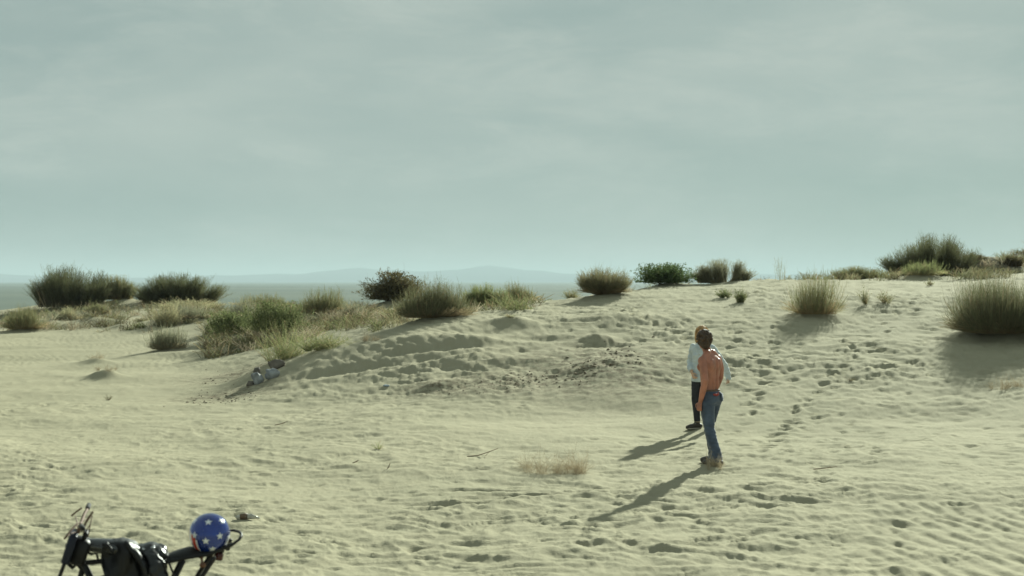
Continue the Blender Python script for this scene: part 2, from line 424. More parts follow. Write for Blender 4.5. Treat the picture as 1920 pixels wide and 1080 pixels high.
# ------------------------------------------------------------------ the bushes, by where they stand in the photograph
# name, label, (px0, px1, top, base), depth or None, style, stems, palette
B = [
 ('saltbush', 'large dark shrub on far left mound with bare leaning branches at its left', (62, 205, 506, 583), 60, 'plume', 2600, 'dark'),
 ('saltbush', 'low dark olive shrub joined to the right of the largest far left shrub', (186, 256, 519, 562), 61, 'plume', 1100, 'olive'),
 ('saltbush', 'wide dark shrub on mound, second big clump from the left on skyline', (252, 415, 519, 576), 60, 'plume', 2600, 'dark'),
 ('broom_bush', 'tan stemmed olive bush at left picture edge on the dune lip', (8, 86, 576, 626), 46.6, 'broom', 900, 'olive'),
 ('broom_bush', 'small pale bush between left edge bush and the big dark shrubs', (106, 150, 578, 606), 51, 'broom', 420, 'pale'),
 ('broom_bush', 'small olive bush below the gap between the two big dark shrubs', (163, 204, 570, 598), 54, 'broom', 420, 'olive'),
 ('broom_bush', 'round grey green bush alone on the left sand with long shadow', (285, 350, 614, 660), None, 'broom', 900, 'grey'),
 ('broom_bush', 'wide low grey olive scrub left of the green thicket', (318, 402, 572, 606), 47, 'broom', 700, 'grey'),
 ('grass_clump', 'pale upright grassy clump right of the small mounds, left slope', (288, 345, 563, 612), 46, 'sparse', 420, 'pale'),
 ('leafy_shrub', 'bright green low shrub at left end of the green thicket', (384, 476, 586, 640), None, 'leafy', 700, 'green'),
 ('broom_bush', 'grey olive bush in the middle of the green thicket', (415, 505, 562, 625), 43, 'broom', 900, 'grey'),
 ('leafy_shrub', 'green feathery shrub at right end of the green thicket', (468, 566, 565, 640), 38, 'leafy', 900, 'green'),
 ('broom_bush', 'low olive bush on skyline just behind the green thicket', (445, 545, 551, 582), 50, 'broom', 700, 'olive'),
 ('broom_bush', 'rounded grey olive bush right of the green thicket with brown base', (556, 645, 545, 596), 45, 'broom', 1300, 'olive'),
 ('grass_clump', 'wispy pale grey clump right of the rounded grey olive bush', (640, 688, 560, 606), 42, 'sparse', 420, 'grey'),
 ('leafy_shrub', 'loose wispy green plant just above the grey boulders', (470, 575, 604, 692), 30.6, 'sparse', 420, 'greenpale'),
 ('grass_clump', 'wispy plant leaning on the shaded slip face right of the boulders', (560, 645, 622, 676), 30.2, 'sparse', 420, 'greenpale'),
 ('dense_shrub', 'dense dark brown green shrub on skyline left of picture centre', (686, 800, 513, 577), 50, 'dense', 2600, 'brown'),
 ('broom_bush', 'big round olive broom bush on dune edge left of picture centre', (757, 876, 536, 621), 33.4, 'broom', 2600, 'deep'),
 ('broom_bush', 'yellow green bush right behind the big round olive broom bush', (865, 952, 536, 590), 41, 'plume', 1100, 'greenpale'),
 ('broom_bush', 'small upright olive bush at right end of the central row', (948, 1012, 531, 572), 43, 'broom', 700, 'olive'),
 ('broom_bush', 'ball shaped olive brown bush alone on dune crest at centre right', (1088, 1177, 511, 568), 40.5, 'ball', 2600, 'olivebrown'),
 ('leafy_shrub', 'vivid dark green leafy shrub on the dune crest skyline', (1196, 1300, 497, 548), 47.5, 'dense', 2000, 'vivid'),
 ('plume_shrub', 'grey plumed shrub right of the vivid green shrub on skyline', (1296, 1420, 487, 540), 48, 'plume', 1300, 'greyplume'),
 ('grass_tuft', 'left of two small green tufts on the upper right slope', (1338, 1368, 540, 562), None, 'sparse', 200, 'green'),
 ('grass_tuft', 'right of two small green tufts on the upper right slope', (1374, 1402, 540, 572), None, 'sparse', 260, 'green'),
 ('bare_sprig', 'thin bare sprigs against the sky on the crest', (1446, 1484, 480, 533), 47, 'twig', 34, 'grey'),
 ('broom_bush', 'open tan based broom bush casting shadow on the right slope', (1472, 1574, 512, 597), None, 'broom', 760, 'olive'),
 ('broom_bush', 'low grey olive bush on skyline left of the largest dark shrub', (1556, 1664, 501, 534), 52, 'plume', 1000, 'olive'),
 ('grass_tuft', 'sparse little green sprig, left of pair on the right slope', (1598, 1630, 534, 576), None, 'sparse', 90, 'olive'),
 ('grass_tuft', 'sparse little green sprig, right of pair on the right slope', (1632, 1674, 542, 577), None, 'sparse', 110, 'olive'),
 ('saltbush', 'tallest dark plumed shrub on the skyline at far right', (1662, 1828, 449, 528), 55, 'plume', 3000, 'dark'),
 ('broom_bush', 'light green low bush in front of the tallest dark shrub', (1690, 1768, 496, 531), 50, 'broom', 700, 'greenpale'),
 ('broom_bush', 'small pale bush far behind on the brown mounds at right', (1856, 1892, 486, 506), 64, 'broom', 320, 'grey'),
 ('broom_bush', 'largest olive broom bush cut by the right picture edge', (1800, 1996, 530, 642), 31.2, 'broom', 4600, 'deep'),
 ('low_scrub', 'low dark scrub on brown mound right of the tallest dark shrub', (1796, 1850, 499, 524), 56, 'plume', 500, 'brown'),
 ('low_scrub', 'low dark scrub on brown mound at the right skyline edge', (1866, 1932, 502, 526), 55, 'plume', 600, 'brown'),
 ('dry_tuft', 'low brown dry tuft at right edge below the largest bush', (1860, 1925, 697, 734), None, 'twig', 260, 'tan'),
 ('dry_grass', 'wide pale tan dry grass clump on the flat sand left of the people', (978, 1098, 826, 890), None, 'twig', 520, 'tan'),
 ('dry_grass', 'pale tan dry weed around the shirtless person\'s feet', (1302, 1356, 836, 884), 17.40, 'twig', 240, 'tan'),
 ('grass_tuft', 'lone little green grass tuft on flat sand below the dune', (694, 726, 826, 851), None, 'tuft', 46, 'greenpale'),
 ('dry_grass', 'small tan dry clump on the terrace above the shaded slip face', (672, 712, 618, 646), None, 'twig', 200, 'tan'),
 ('dry_grass', 'tan dry clump below the wispy grey plant, centre left slope', (600, 668, 588, 614), 42.5, 'twig', 260, 'tan'),
 ('dry_tuft', 'brown dry tuft capping a small hummock on the left flat', (178, 218, 692, 712), None, 'twig', 120, 'tan'),
 ('dry_tuft', 'brown low tuft on a small ridge left of the round grey bush', (160, 204, 666, 684), None, 'twig', 90, 'tan'),
 ('dry_tuft', 'tiny dark weed alone on the left sand flat', (192, 214, 737, 750), None, 'tuft', 40, 'brown'),
 ('dry_tuft', 'tiny dry weed on the sand slope right of the people', (1584, 1606, 711, 722), None, 'tuft', 34, 'brown'),
 ('grass_tuft', 'small low green tuft on rim shadow at centre of the slope', (936, 980, 600, 612), None, 'tuft', 60, 'olive'),
 ('dry_tuft', 'pair of thin weeds on the crest below the tallest dark shrub', (1735, 1752, 522, 540), None, 'sparse', 50, 'olive'),
 ('dry_tuft', 'low tan weeds just right of the ridge end row at centre', (990, 1020, 570, 580), None, 'tuft', 40, 'tan'),
 ('broom_bush', 'small olive bush low behind the dune crest left of the ball bush', (1050, 1092, 540, 566), 44, 'sparse', 240, 'olive'),
 ('broom_bush', 'low grey bush under the second big dark shrub, right side', (300, 420, 560, 590), 55, 'sparse', 700, 'pale'),
 ('dry_tuft', 'little dark bush at the left foot of the small mounds', (185, 215, 604, 622), 46.5, 'tuft', 90, 'brown'),
 ('dry_tuft', 'little green topped bush at the right foot of the small mounds', (248, 276, 600, 622), 45.5, 'sparse', 120, 'green'),
]
SPOT = []
for (nm, lb, (a, b_, tp, bs), Yd, st, n, pal) in B:
    cx = (a + b_) / 2
    if Yd is None: x, Yd = place(cx, bs - 1)
    elif cx > 500 and Yd > 23: Yd = nearer(cx, Yd)
    x = (cx - 960) / F * Yd
    SPOT.append((x, Yd))
for (nm, lb, (a, b_, tp, bs), _, st, n, pal), (x, Yd) in zip(B, SPOT):
    W = (b_ - a) / F * Yd; H = (bs - tp) / F * Yd
    if st in ('broom', 'plume', 'dense', 'ball', 'leafy') and W > .5:
        h_ = min(.10 * W, .22) * (.2 if st == 'plume' else 1)
        MOUNDS.append((x, Yd + .1, W * .42, W * .36, h_))
# hummocks seen in the photograph: (px, py, radius across in m, along, height)
for (hx, hy, ra, rb, h_) in [(195, 712, .36, .3, .17), (180, 684, .4, .3, .12), (1120, 645, .42, .3, .14), (880, 655, .6, .5, .12), (960, 612, .5, .35, .13),
                             (330, 668, 1.0, .5, .10), (820, 735, .4, .25, .07), (1140, 700, .8, .6, .10), (1180, 610, 1.2, .6, .12), (1650, 692, .7, .35, .05), (780, 650, 1.0, .5, .12), (940, 690, 1.2, .5, .10)]:
    x, y = place(hx, hy); MOUNDS.append((x, y + rb * .4, ra, rb, h_))
for (hx, Yd, ra, rb, h_) in [(1822, 57, .8, 1.2, .55), (1868, 56, .9, 1, .55), (1915, 60, 1.4, 1.6, .55), (1970, 62, 2, 2, .9), (235, 61, .6, 1, .12),
                             (40, 50, 1.1, .8, .3), (170, 49, .8, .6, .22), (130, 48, .5, .5, .16), (300, 47, .8, .6, .18), (230, 46, .5, .4, .14)]:
    Yd = nearer(hx, Yd); MOUNDS.append(((hx - 960) / F * Yd, Yd, ra, rb, h_ * (.72 if hx > 1200 else 1)))

# ------------------------------------------------------------------ the ground: one sheet from the camera's feet to the horizon
phis = np.concatenate([np.linspace(-math.pi, -.62, 70)[:-1], np.linspace(-.62, -.43, 50)[:-1], np.linspace(-.43, .43, 1130), np.linspace(.43, .62, 50)[1:], np.linspace(.62, math.pi, 70)[1:]])
rs = [0.3, 2, 4, 6, 8.0]
while rs[-1] < 72: rs.append(rs[-1] + 0.00225 * rs[-1] ** 1.12)
while rs[-1] < 52000: rs.append(rs[-1] * 1.055 + 0.1)
rs = np.array(rs)
NP_, NR = len(phis), len(rs)
PH, RR = np.meshgrid(phis, rs, indexing='xy')      # rows: r
X = RR * np.sin(PH); Y = RR * np.cos(PH)
Z = base_h(X, Y)
near = (RR < 90)
U = 960 + F * np.tan(np.clip(PH, -.62, .62))       # photograph column a point would take
D = RR * np.cos(np.clip(PH, -.62, .62))
xs = X[near]; ys = Y[near]; us = U[near]; ds = D[near]; zb = Z[near]
# soft undulation
dz = 0.05 * fbm(xs / 3.1, ys / 2.2, 5, 3)
on_slope = sst(24.3, 27.5, ds) * (1 - sst(42, 48, ds))
flat_quiet = sst(0, 1, 0.5 + 0.9 * fbm(xs / 5.0 + 9, ys / 4.0, 91, 2))
# hummocky trampled sand: elongated lenses, steeper on the side turned to the camera
wx = xs + 0.25 * perlin(xs / .9, ys / .9, 31); wy = ys + 0.22 * perlin(xs / .8, ys / .8, 32)
def lens(lx, ly, seed, sharp=1.4):
    q = 0
    for _ in range(2):
        yy = wy + .42 * ly * q
        n = perlin(wx / lx, yy / ly, seed); n2 = perlin(wx / lx * 1.9 + 3, yy / ly * 1.9, seed + 1)
        q = np.clip(1 - np.abs(n + .35 * n2), 0, 1) ** sharp
    return q
fg = 1 - sst(15.2, 19.5, ds + 0.8 * perlin(xs / 2.2, ys / 2.2, 44))
mR = sst(1540, 1740, us) * sst(10, 10.5, ds) * (1 - sst(14.6, 15.6, ds)) * (.45 + .55 * sst(-.3, .25, perlin(xs / .9, ys / .7, 121)))
amp1 = 0.0175 + 0.0125 * fg + 0.019 * on_slope * sst(560, 800, us)
amp1 = amp1 * (1 - .7 * mR)
amp1 = amp1 * (0.55 + 0.65 * flat_quiet)
amp1 = amp1 * (1 - .45 * np.exp(-((us - 1240) / 130) ** 2 - ((ds - 19) / 2.2) ** 2))
amp1 = amp1 * (1 - .75 * (1 - sst(200, 480, us)) * sst(24, 32, ds))       # the wind-smoothed left slope
tilt = -0.045
dz += amp1 * (1.1 - .45 * fg) * lens(.85, .46, 51)
dz += amp1 * 1.15 * lens(.52, .25, 61, 1.1)
dz += amp1 * .75 * lens(.28, .14, 65, 1.1) * (.4 + .6 * sst(-.3, .3, perlin(xs / 1.3, ys / 1.3, 67)))
dz += 0.016 * sst(15.5, 20, ds) * (1 - sst(30, 36, ds)) * lens(.42, .62, 68, 1.3) * (.35 + .65 * flat_quiet) * (1 - .6 * np.exp(-((us - 1240) / 130) ** 2 - ((ds - 19) / 2.2) ** 2))
dz += amp1 * .22 * fbm(xs / .16, ys / .10, 71, 2)
# longer wave trains on the central slope
wave = np.sin((ys * 1.0 - xs * .30 + .9 * perlin(xs / 2.3, ys / 2.0, 81)) * 2 * np.pi / 1.55)
msk = on_slope * sst(560, 820, us) * (1 - sst(1150, 1330, us)) * (.5 + .5 * flat_quiet)
dz += 0.020 * msk * (np.abs(wave) * -1.4 + .7) * (.6 + .6 * perlin(xs / 1.9, ys / 1.1, 83))
# foreground ridges and scarps at lower right
rz_ = fg * sst(850, 1250, us) * (1 - .6 * sst(1650, 1820, us))
cr_ = perlin(wx / 1.5 + .25 * wy, wy / .55, 101)
dz += 0.024 * rz_ * (np.clip(1 - np.abs(cr_) * 1.5, 0, 1) ** 1.8)
# stepped scarps: a tilted saw along a warped axis
ph_ = (wy * 1.25 + .33 * wx + .7 * perlin(xs / 1.6, ys / 1.3, 111))
saw = ph_ - np.floor(ph_)
scar = np.where(saw < .10, saw / .10, (1 - saw) / .90)
dz += 0.024 * rz_ * scar * sst(.05, .5, perlin(xs / 1.2, ys / .9, 113))
# wind ripples: lower right corner, left slope, slip face
def ripple(ang, lam, warp, seed):
    a = R(ang); t_ = xs * math.cos(a) + ys * math.sin(a) + warp * perlin(xs / .7, ys / .7, seed) + warp * .4 * perlin(xs / .22, ys / .22, seed + 1)
    s_ = np.sin(2 * np.pi * t_ / lam)
    return s_ + .25 * np.sin(4 * np.pi * t_ / lam + .7)
dz += 0.013 * mR * ripple(12, .23, .07, 131)
mL = (1 - sst(330, 470, us)) * sst(31, 35, ds) * (1 - sst(45, 48, ds)) * (.4 + .6 * sst(-.3, .3, perlin(xs / 2.5, ys / 2.5, 122)))
dz += 0.0042 * mL * ripple(22, .24, .20, 135)
mC = sst(560, 680, us) * (1 - sst(860, 980, us)) * sst(27.5, 29, ds) * (1 - sst(32, 35, ds))
dz += 0.008 * mC * ripple(28, .26, .10, 138)
mF = fg * sst(1150, 1350, us) * sst(-.1, .3, perlin(xs / .8, ys / .45, 141))
dz += 0.0022 * mF * ripple(8, .11, .03, 142)
dz += 0.004 * fbm(xs / .07, ys / .07, 151, 2) * (1 - sst(20, 30, ds))
dz *= sst(.3, 8, np.hypot(xs, ys)) * (1 - sst(66, 90, np.hypot(xs, ys)))
Z[near] = zb + dz
# far plain: barely rolling
farm = RR >= 90
Z[farm] += 1.2 * perlin(X[farm] / 900, Y[farm] / 900, 7) * sst(150, 1500, RR[farm])
# footprints pressed in one by one
def press(fx, fy, ang, L, Wd, dep, rim=.22):
    r_ = math.hypot(fx, fy); p_ = math.atan2(fx, fy); m_ = L * 2.0
    i0, i1 = np.searchsorted(rs, [r_ - m_, r_ + m_]); j0, j1 = np.searchsorted(phis, [p_ - m_ / r_, p_ + m_ / r_])
    if i1 - i0 < 2 or j1 - j0 < 2: return
    a = X[i0:i1, j0:j1] - fx; b = Y[i0:i1, j0:j1] - fy
    c, s_ = math.cos(ang), math.sin(ang)
    l = (a * c + b * s_) / (L * .5); w = (-a * s_ + b * c) / (Wd * .5)
    q = np.sqrt(l * l + w * w)
    Z[i0:i1, j0:j1] += -dep * np.exp(-q ** 2.4) * (1 + .75 * np.tanh(b / (Wd * .35))) + dep * rim * np.exp(-((q - 1.5) / .45) ** 2) * (1 + .5 * l)
def tracks(n, box, heading, seed, dep=(.03, .06)):
    rg = np.random.default_rng(seed)
    for _ in range(n):
        px = rg.uniform(box[0], box[2]); py = rg.uniform(box[1], box[3])
        fx, fy = place(px, py)
        if fy > 62 or np.hypot(fx, fy) > 64: continue
        h_ = heading + rg.normal(0, .6)
        press(fx, fy, h_, rg.uniform(.18, .34), rg.uniform(.09, .15), rg.uniform(*dep) * .5)
tracks(330, (1380, 545, 1920, 720), .2, 1, (.035, .075))
tracks(300, (1200, 700, 1920, 880), .1, 2, (.02, .05))
tracks(170, (1000, 560, 1420, 690), .2, 3, (.03, .06))
tracks(130, (600, 830, 1300, 1000), .2, 4, (.016, .034))
tracks(110, (420, 930, 1350, 1079), .1, 5, (.014, .034))
tracks(150, (0, 850, 600, 1079), .5, 6, (.015, .035))
tracks(120, (480, 660, 1000, 780), .2, 7, (.02, .05))
tracks(40, (1300, 880, 1900, 1079), .2, 8, (.015, .03))
tracks(60, (0, 700, 450, 850), .8, 9, (.012, .03))
# a line of steps coming down the crest towards the people
rg = np.random.default_rng(21)
for (p0, p1, n) in [((1440, 535), (1360, 660), 26), ((1500, 560), (1400, 780), 34), ((1700, 560), (1420, 860), 46), ((1150, 585), (1300, 640), 18), ((1560, 640), (1750, 700), 20)]:
    for k in range(n):
        t_ = k / n; fx, fy = place(p0[0] + (p1[0] - p0[0]) * t_ + rg.normal(0, 9), p0[1] + (p1[1] - p0[1]) * t_ + rg.normal(0, 4))
        press(fx, fy, .4 + rg.normal(0, .5), rg.uniform(.26, .36), rg.uniform(.12, .17), rg.uniform(.03, .05))
# the scooped trench below the rim right of the people, the scrape below the round bush
for (px, py, L, Wd, d_) in [(1650, 698, .6, .25, .07), (1600, 704, .4, .2, .05), (700, 693, 2.6, .6, .12), (800, 668, 2.2, .5, .10), (890, 655, 1.6, .5, .10), (1130, 655, 1.3, .5, .1), (620, 704, 1.6, .5, .08), (1010, 640, 1.6, .5, .08), (900, 925, 1.0, .2, .05), (960, 935, 1.1, .16, .05), (845, 955, .9, .16, .04), (1430, 920, .3, .2, .05), (1540, 915, .35, .16, .04), (1790, 955, .3, .16, .04)]:
    fx, fy = place(px, py); press(fx, fy, .1, L, Wd, d_ * (.45 if L > 1.2 else .7), .35)

ring = lambda i: np.arange(NP_ - 1) + i * NP_
q0 = (np.arange(NR - 1)[:, None] * NP_ + np.arange(NP_ - 1)[None, :]).ravel()
FQ = np.stack([q0, q0 + 1, q0 + NP_ + 1, q0 + NP_], axis=1)[:, ::-1]
gm = mesh_np('ground', np.stack([X.ravel(), Y.ravel(), Z.ravel()], axis=1), FQ)
pl = sst(70, 125, RR + 12 * perlin(X / 20, Y / 20, 3)).astype(np.float32)
gm.attributes.new('plain', 'FLOAT', 'POINT').data.foreach_set('value', pl.ravel())
crust = np.zeros_like(Z)
CRUST = [(1130, 688, 2.0, 2.6), (930, 728, 1.9, .9), (1020, 715, 1.2, .9), (420, 745, 1.1, .9), (820, 730, .7, .5), (440, 705, 1.3, 1.2), (1160, 672, 1.0, 1.0)]
for (px, py, ra, rb) in CRUST:
    cx, cy_ = place(px, py); crust = np.maximum(crust, np.exp(-(((X - cx) / ra) ** 2 + ((Y - cy_) / rb) ** 2) * 1.2))
for (cx, cy_, ra, rb) in [((1822 - 960) / F * nearer(1822, 57), nearer(1822, 57), 1.0, 1.3), ((1868 - 960) / F * nearer(1868, 56), nearer(1868, 56), 1.0, 1.3), ((1930 - 960) / F * nearer(1930, 60), nearer(1930, 60), 1.9, 2)]:
    crust = np.maximum(crust, 1.6 * np.exp(-(((X - cx) / ra) ** 2 + ((Y - cy_) / rb) ** 2)))
gm.attributes.new('crust', 'FLOAT', 'POINT').data.foreach_set('value', crust.astype(np.float32).ravel())
ground = add_obj('ground', gm, ground_mat()); tag(ground, kind='structure')
def gz(x, y):
    r_ = math.hypot(x, y); p_ = math.atan2(x, y)
    i = int(np.clip(np.searchsorted(rs, r_) - 1, 0, NR - 2)); j = int(np.clip(np.searchsorted(phis, p_) - 1, 0, NP_ - 2))
    fi = (r_ - rs[i]) / (rs[i + 1] - rs[i]); fj = (p_ - phis[j]) / (phis[j + 1] - phis[j])
    return float((Z[i, j] * (1 - fj) + Z[i, j + 1] * fj) * (1 - fi) + (Z[i + 1, j] * (1 - fj) + Z[i + 1, j + 1] * fj) * fi)

# ------------------------------------------------------------------ far mountains
def mountains():
    prof = [(-700, 518), (-300, 512), (0, 513), (60, 517), (140, 521), (330, 520), (430, 516), (560, 513), (620, 508), (660, 503), (710, 502), (760, 508), (800, 510), (850, 506), (880, 501), (910, 499), (950, 502), (990, 507), (1040, 510), (1090, 514), (1150, 517), (1240, 519), (1330, 517), (1420, 514), (1480, 516), (1560, 512), (1640, 517), (1760, 515), (1900, 512), (2300, 514), (2700, 519)]
    Yc = 13000.0; n = 300
    px = np.linspace(-700, 2700, n); py = np.interp(px, [a for a, _ in prof], [b for _, b in prof])
    py = _blur(py[:, None], 2.0, 0)[:, 0]
    hx = (px - 960) / F * Yc; hz = CAMZ - (py - HOR) / F * Yc
    hz = np.maximum(hz + 9 * fbm(hx / 450, hx * 0 + 3, 9, 3), 5)
    rows = []
    for t_, k in ((-1700, 0), (-1100, .22), (-600, .55), (-250, .86), (0, 1.0), (450, .7), (1200, .2), (1800, 0)):
        y_ = Yc + t_ + 150 * perlin(hx / 750, hx * 0 + t_ / 450, 13)
        rows.append(np.stack([hx * (1 + t_ / Yc), y_, np.where(k == 0, -30.0, hz * k * (1 + .14 * perlin(hx / 350, hx * 0 + t_ / 250, 15)))], axis=1))
    V = np.concatenate(rows); q = (np.arange(len(rows) - 1)[:, None] * n + np.arange(n - 1)[None, :]).ravel()
    o = add_obj('mountains', mesh_np('mountains', V, np.stack([q, q + 1, q + n + 1, q + n], axis=1)), mat('mountain_rock', (.085, .095, .105), 1.0, var=.2, vscale=.002, spec=0.0))
    tag(o, kind='structure')
mountains()

# ------------------------------------------------------------------ vegetation
PAL = {
 'deep': ((.088, .092, .050), (.140, .138, .078), (.19, .14, .085)),
 'dark': ((.075, .082, .045), (.12, .12, .065), (.10, .075, .05)),
 'olive': ((.125, .130, .065), (.185, .180, .095), (.26, .19, .11)),
 'olivebrown': ((.125, .120, .066), (.19, .17, .10), (.20, .15, .09)),
 'grey': ((.155, .160, .105), (.225, .22, .15), (.24, .19, .12)),
 'pale': ((.19, .185, .105), (.29, .27, .165), (.32, .26, .16)),
 'green': ((.090, .108, .046), (.145, .160, .075), (.22, .19, .11)),
 'greenpale': ((.13, .15, .06), (.21, .22, .11), (.26, .21, .12)),
 'vivid': ((.055, .080, .034), (.095, .125, .055), (.12, .11, .06)),
 'brown': ((.07, .062, .034), (.115, .10, .052), (.10, .075, .05)),
 'greyplume': ((.14, .14, .09), (.22, .21, .14), (.18, .15, .10)),
 'tan': ((.34, .28, .195), (.42, .36, .26), (.28, .22, .15)),
}
def ribbons(b, c, t, w0, w1, colr, K=4, rg=None):
    """tapered flat stems along quadratic curves; returns V, F, C"""
    n = len(b); s = np.linspace(0, 1, K)[None, :, None]
    P = (1 - s) ** 2 * b[:, None] + 2 * s * (1 - s) * c[:, None] + s ** 2 * t[:, None]
    d = t - b; ang = rg.uniform(0, 2 * np.pi, n); rnd = np.stack([np.cos(ang), np.sin(ang), rg.normal(0, .3, n)], axis=1)
    side = np.cross(d, rnd); side /= np.linalg.norm(side, axis=1)[:, None] + 1e-9
    w = (np.asarray(w0).reshape(-1, 1) * (1 - s[:, :, 0]) + np.asarray(w1).reshape(-1, 1) * s[:, :, 0])
    A = P + side[:, None] * w[..., None] * .5; Bv = P - side[:, None] * w[..., None] * .5
    V = np.stack([A, Bv], axis=2).reshape(-1, 3)
    base = (np.arange(n)[:, None] * (2 * K) + np.arange(K - 1)[None, :] * 2).ravel()
    Fq = np.stack([base, base + 1, base + 3, base + 2], axis=1)
    C = np.repeat(colr, 2 * K, axis=0) if colr.ndim == 2 else np.repeat(colr, 2, axis=1).reshape(-1, 3)
    return V, Fq, C
def leaves(p, size, colr, rg, up=.4):
    n = len(p)
    a = rg.normal(0, 1, (n, 3)); a[:, 2] = np.abs(a[:, 2]) * up * 2 + .2; a /= np.linalg.norm(a, axis=1)[:, None]
    c = np.cross(a, rg.normal(0, 1, (n, 3))); c /= np.linalg.norm(c, axis=1)[:, None] + 1e-9
    L = (size * rg.uniform(.6, 1.5, n))[:, None]; Wd = L * .32
    V = np.stack([p, p + a * L * .5 + c * Wd, p + a * L, p + a * L * .5 - c * Wd], axis=1).reshape(-1, 3)
    Fq = np.arange(4 * n).reshape(-1, 4)
    return V, Fq, np.repeat(colr, 4, axis=0)
def finish(name, parts, m, parent):
    Vs, Fs, Cs = [], [], []; o = 0
    for V, Fq, C in parts:
        Vs.append(V); Fs.append(Fq + o); Cs.append(C); o += len(V)
    V = np.concatenate(Vs); Fq = np.concatenate(Fs); C = np.concatenate(Cs)
    me = mesh_np(name, V, Fq, smooth=False)
    at = me.attributes.new('tint', 'FLOAT_COLOR', 'POINT')
    at.data.foreach_set('color', np.concatenate([C, np.ones((len(C), 1))], axis=1).astype(np.float32).ravel())
    return add_obj(name, me, m, parent)
def shade(rg, n, pal, dry):
    a, b_, c = [np.array(v) for v in pal]
    t_ = rg.uniform(0, 1, n)[:, None]; col_ = a * (1 - t_) + b_ * t_
    k = (rg.uniform(0, 1, n) < dry)[:, None]
    return np.clip(np.where(k, c, col_) * 1.27 * rg.uniform(.75, 1.25, n)[:, None], 0, .6)
def make_bush(i, nm, lb, box, x, Yd, st, n, palk):
    rg = np.random.default_rng(500 + i)
    a, b_, tp, bs = box
    W = (b_ - a) / F * Yd * (1.14 if st in ('broom', 'leafy') else 1.0); H = (bs - tp) / F * Yd
    g = gz(x, Yd); zb_ = CAMZ - (bs - HOR) / F * Yd
    H = max(CAMZ - (tp - HOR) / F * Yd - g, H * .7)
    root = empty(nm, (x, Yd, g)); tag(root, lb, {'saltbush': 'shrub', 'broom_bush': 'bush', 'grass_clump': 'grass clump', 'leafy_shrub': 'shrub', 'dense_shrub': 'shrub', 'plume_shrub': 'shrub', 'grass_tuft': 'grass tuft', 'bare_sprig': 'sprig', 'low_scrub': 'scrub', 'dry_tuft': 'dry tuft', 'dry_grass': 'dry grass'}[nm], 'desert plants on the dunes')
    pal = PAL[palk]; px_m = Yd / F * 1.875      # metres per rendered pixel
    parts = []; woody = []
    wb = max(.005, px_m * .27); n = int(n * 1.35) if n > 300 else n
    def dirs(n, spread):
        az = rg.uniform(0, 2 * np.pi, n); el = np.arccos(1 - rg.uniform(0, 1, n) * (1 - math.cos(spread)))
        return np.stack([np.cos(az) * np.sin(el), np.sin(az) * np.sin(el), np.cos(el)], axis=1)
    lump = lambda d: 1.05 + .26 * noise3(d * 2.3 + i * 3.1, 40 + i) + .14 * noise3(d * 6 + i, 60 + i)
    if st in ('broom', 'ball'):
        d = dirs(n, R(86 if st == 'broom' else 108))
        nl = 6 if st == 'broom' and W > .9 else (3 if st == 'broom' else 1)
        lc = rg.uniform(-1, 1, (nl, 2)) * (.24 * W, .20 * W); lh = rg.uniform(.62, 1.06, nl); lw = rg.uniform(.52, .74, nl)
        if nl == 1: lc[:] = 0; lh[:] = 1; lw[:] = 1
        else: lh[rg.integers(0, nl)] = 1.05
        li = rg.integers(0, nl, n)
        low = -.04 if st == 'broom' else .10
        env = np.stack([d[:, 0] * W * .5, d[:, 1] * W * .46, low * H + d[:, 2] * H * (1.0 - low)], axis=1)
        if st == 'ball': env[:, 2] = H * .46 + d[:, 2] * H * .54
        k = lump(d) * (rg.uniform(.50, 1.22, n) if W < 1.5 else rg.uniform(.62, 1.12, n)) ** .7
        t = env * k[:, None] * np.stack([lw[li], lw[li], lh[li]], axis=1); t[:, :2] += lc[li]; t[:, 2] = np.maximum(t[:, 2], .04)
        b = np.stack([d[:, 0] * W * .25, d[:, 1] * W * .23, np.zeros(n) - .04], axis=1) + rg.normal(0, .035 * W, (n, 3)) * (1, 1, .0)
        b[:, :2] = b[:, :2] * .7 + lc[li] * .8
        c = b * .35 + t * .65; c[:, 2] = t[:, 2] * .42 + .02 * rg.normal(0, 1, n); c[:, :2] *= 1.06
        colr = shade(rg, n, pal, .10)
        K = 5; s = np.linspace(0, 1, K)[None, :, None]
        dryc = np.array(pal[2]) * 1.45; kk = np.clip(1 - s * 1.7, 0, 1) * .85
        cc = colr[:, None] * (1 - kk) + dryc[None, None] * kk
        parts.append(ribbons(b, c, t, wb * rg.uniform(.8, 1.4, n), wb * .55, cc, K, rg))
        # fine side twigs along the outer half
        m = int(n * 1.6); idx = rg.integers(0, n, m); s_ = rg.uniform(.4, 1, m)[:, None]
        p = (1 - s_) ** 2 * b[idx] + 2 * s_ * (1 - s_) * c[idx] + s_ ** 2 * t[idx]
        dd = (t[idx] - c[idx]); dd /= np.linalg.norm(dd, axis=1)[:, None] + 1e-9
        dd = dd + rg.normal(0, .38, (m, 3)); dd[:, 2] += .25
        L = H * rg.uniform(.08, .24, m)[:, None]
        parts.append(ribbons(p, p + dd * L * .5, p + dd * L + (0, 0, .01), np.full(m, wb * .8), wb * .4, shade(rg, m, pal, .05), 3, rg))
        # a skirt of dry stems sprawling over the sand
        m = n // 5; az = rg.uniform(0, 2 * np.pi, m); rr = rg.uniform(.30, .62, m)
        b = np.stack([np.cos(az) * W * .22, np.sin(az) * W * .2, np.full(m, -.02)], axis=1)
        t = np.stack([np.cos(az) * W * rr, np.sin(az) * W * rr * .9, H * rg.uniform(.02, .30, m)], axis=1)
        parts.append(ribbons(b, b * .5 + t * .5 + (0, 0, .05 * H), t, np.full(m, wb), wb * .5, shade(rg, m, (tuple(1.5 * v for v in pal[2]), pal[1], pal[2]), .3), 3, rg))
        nb = 26
    elif st == 'plume':
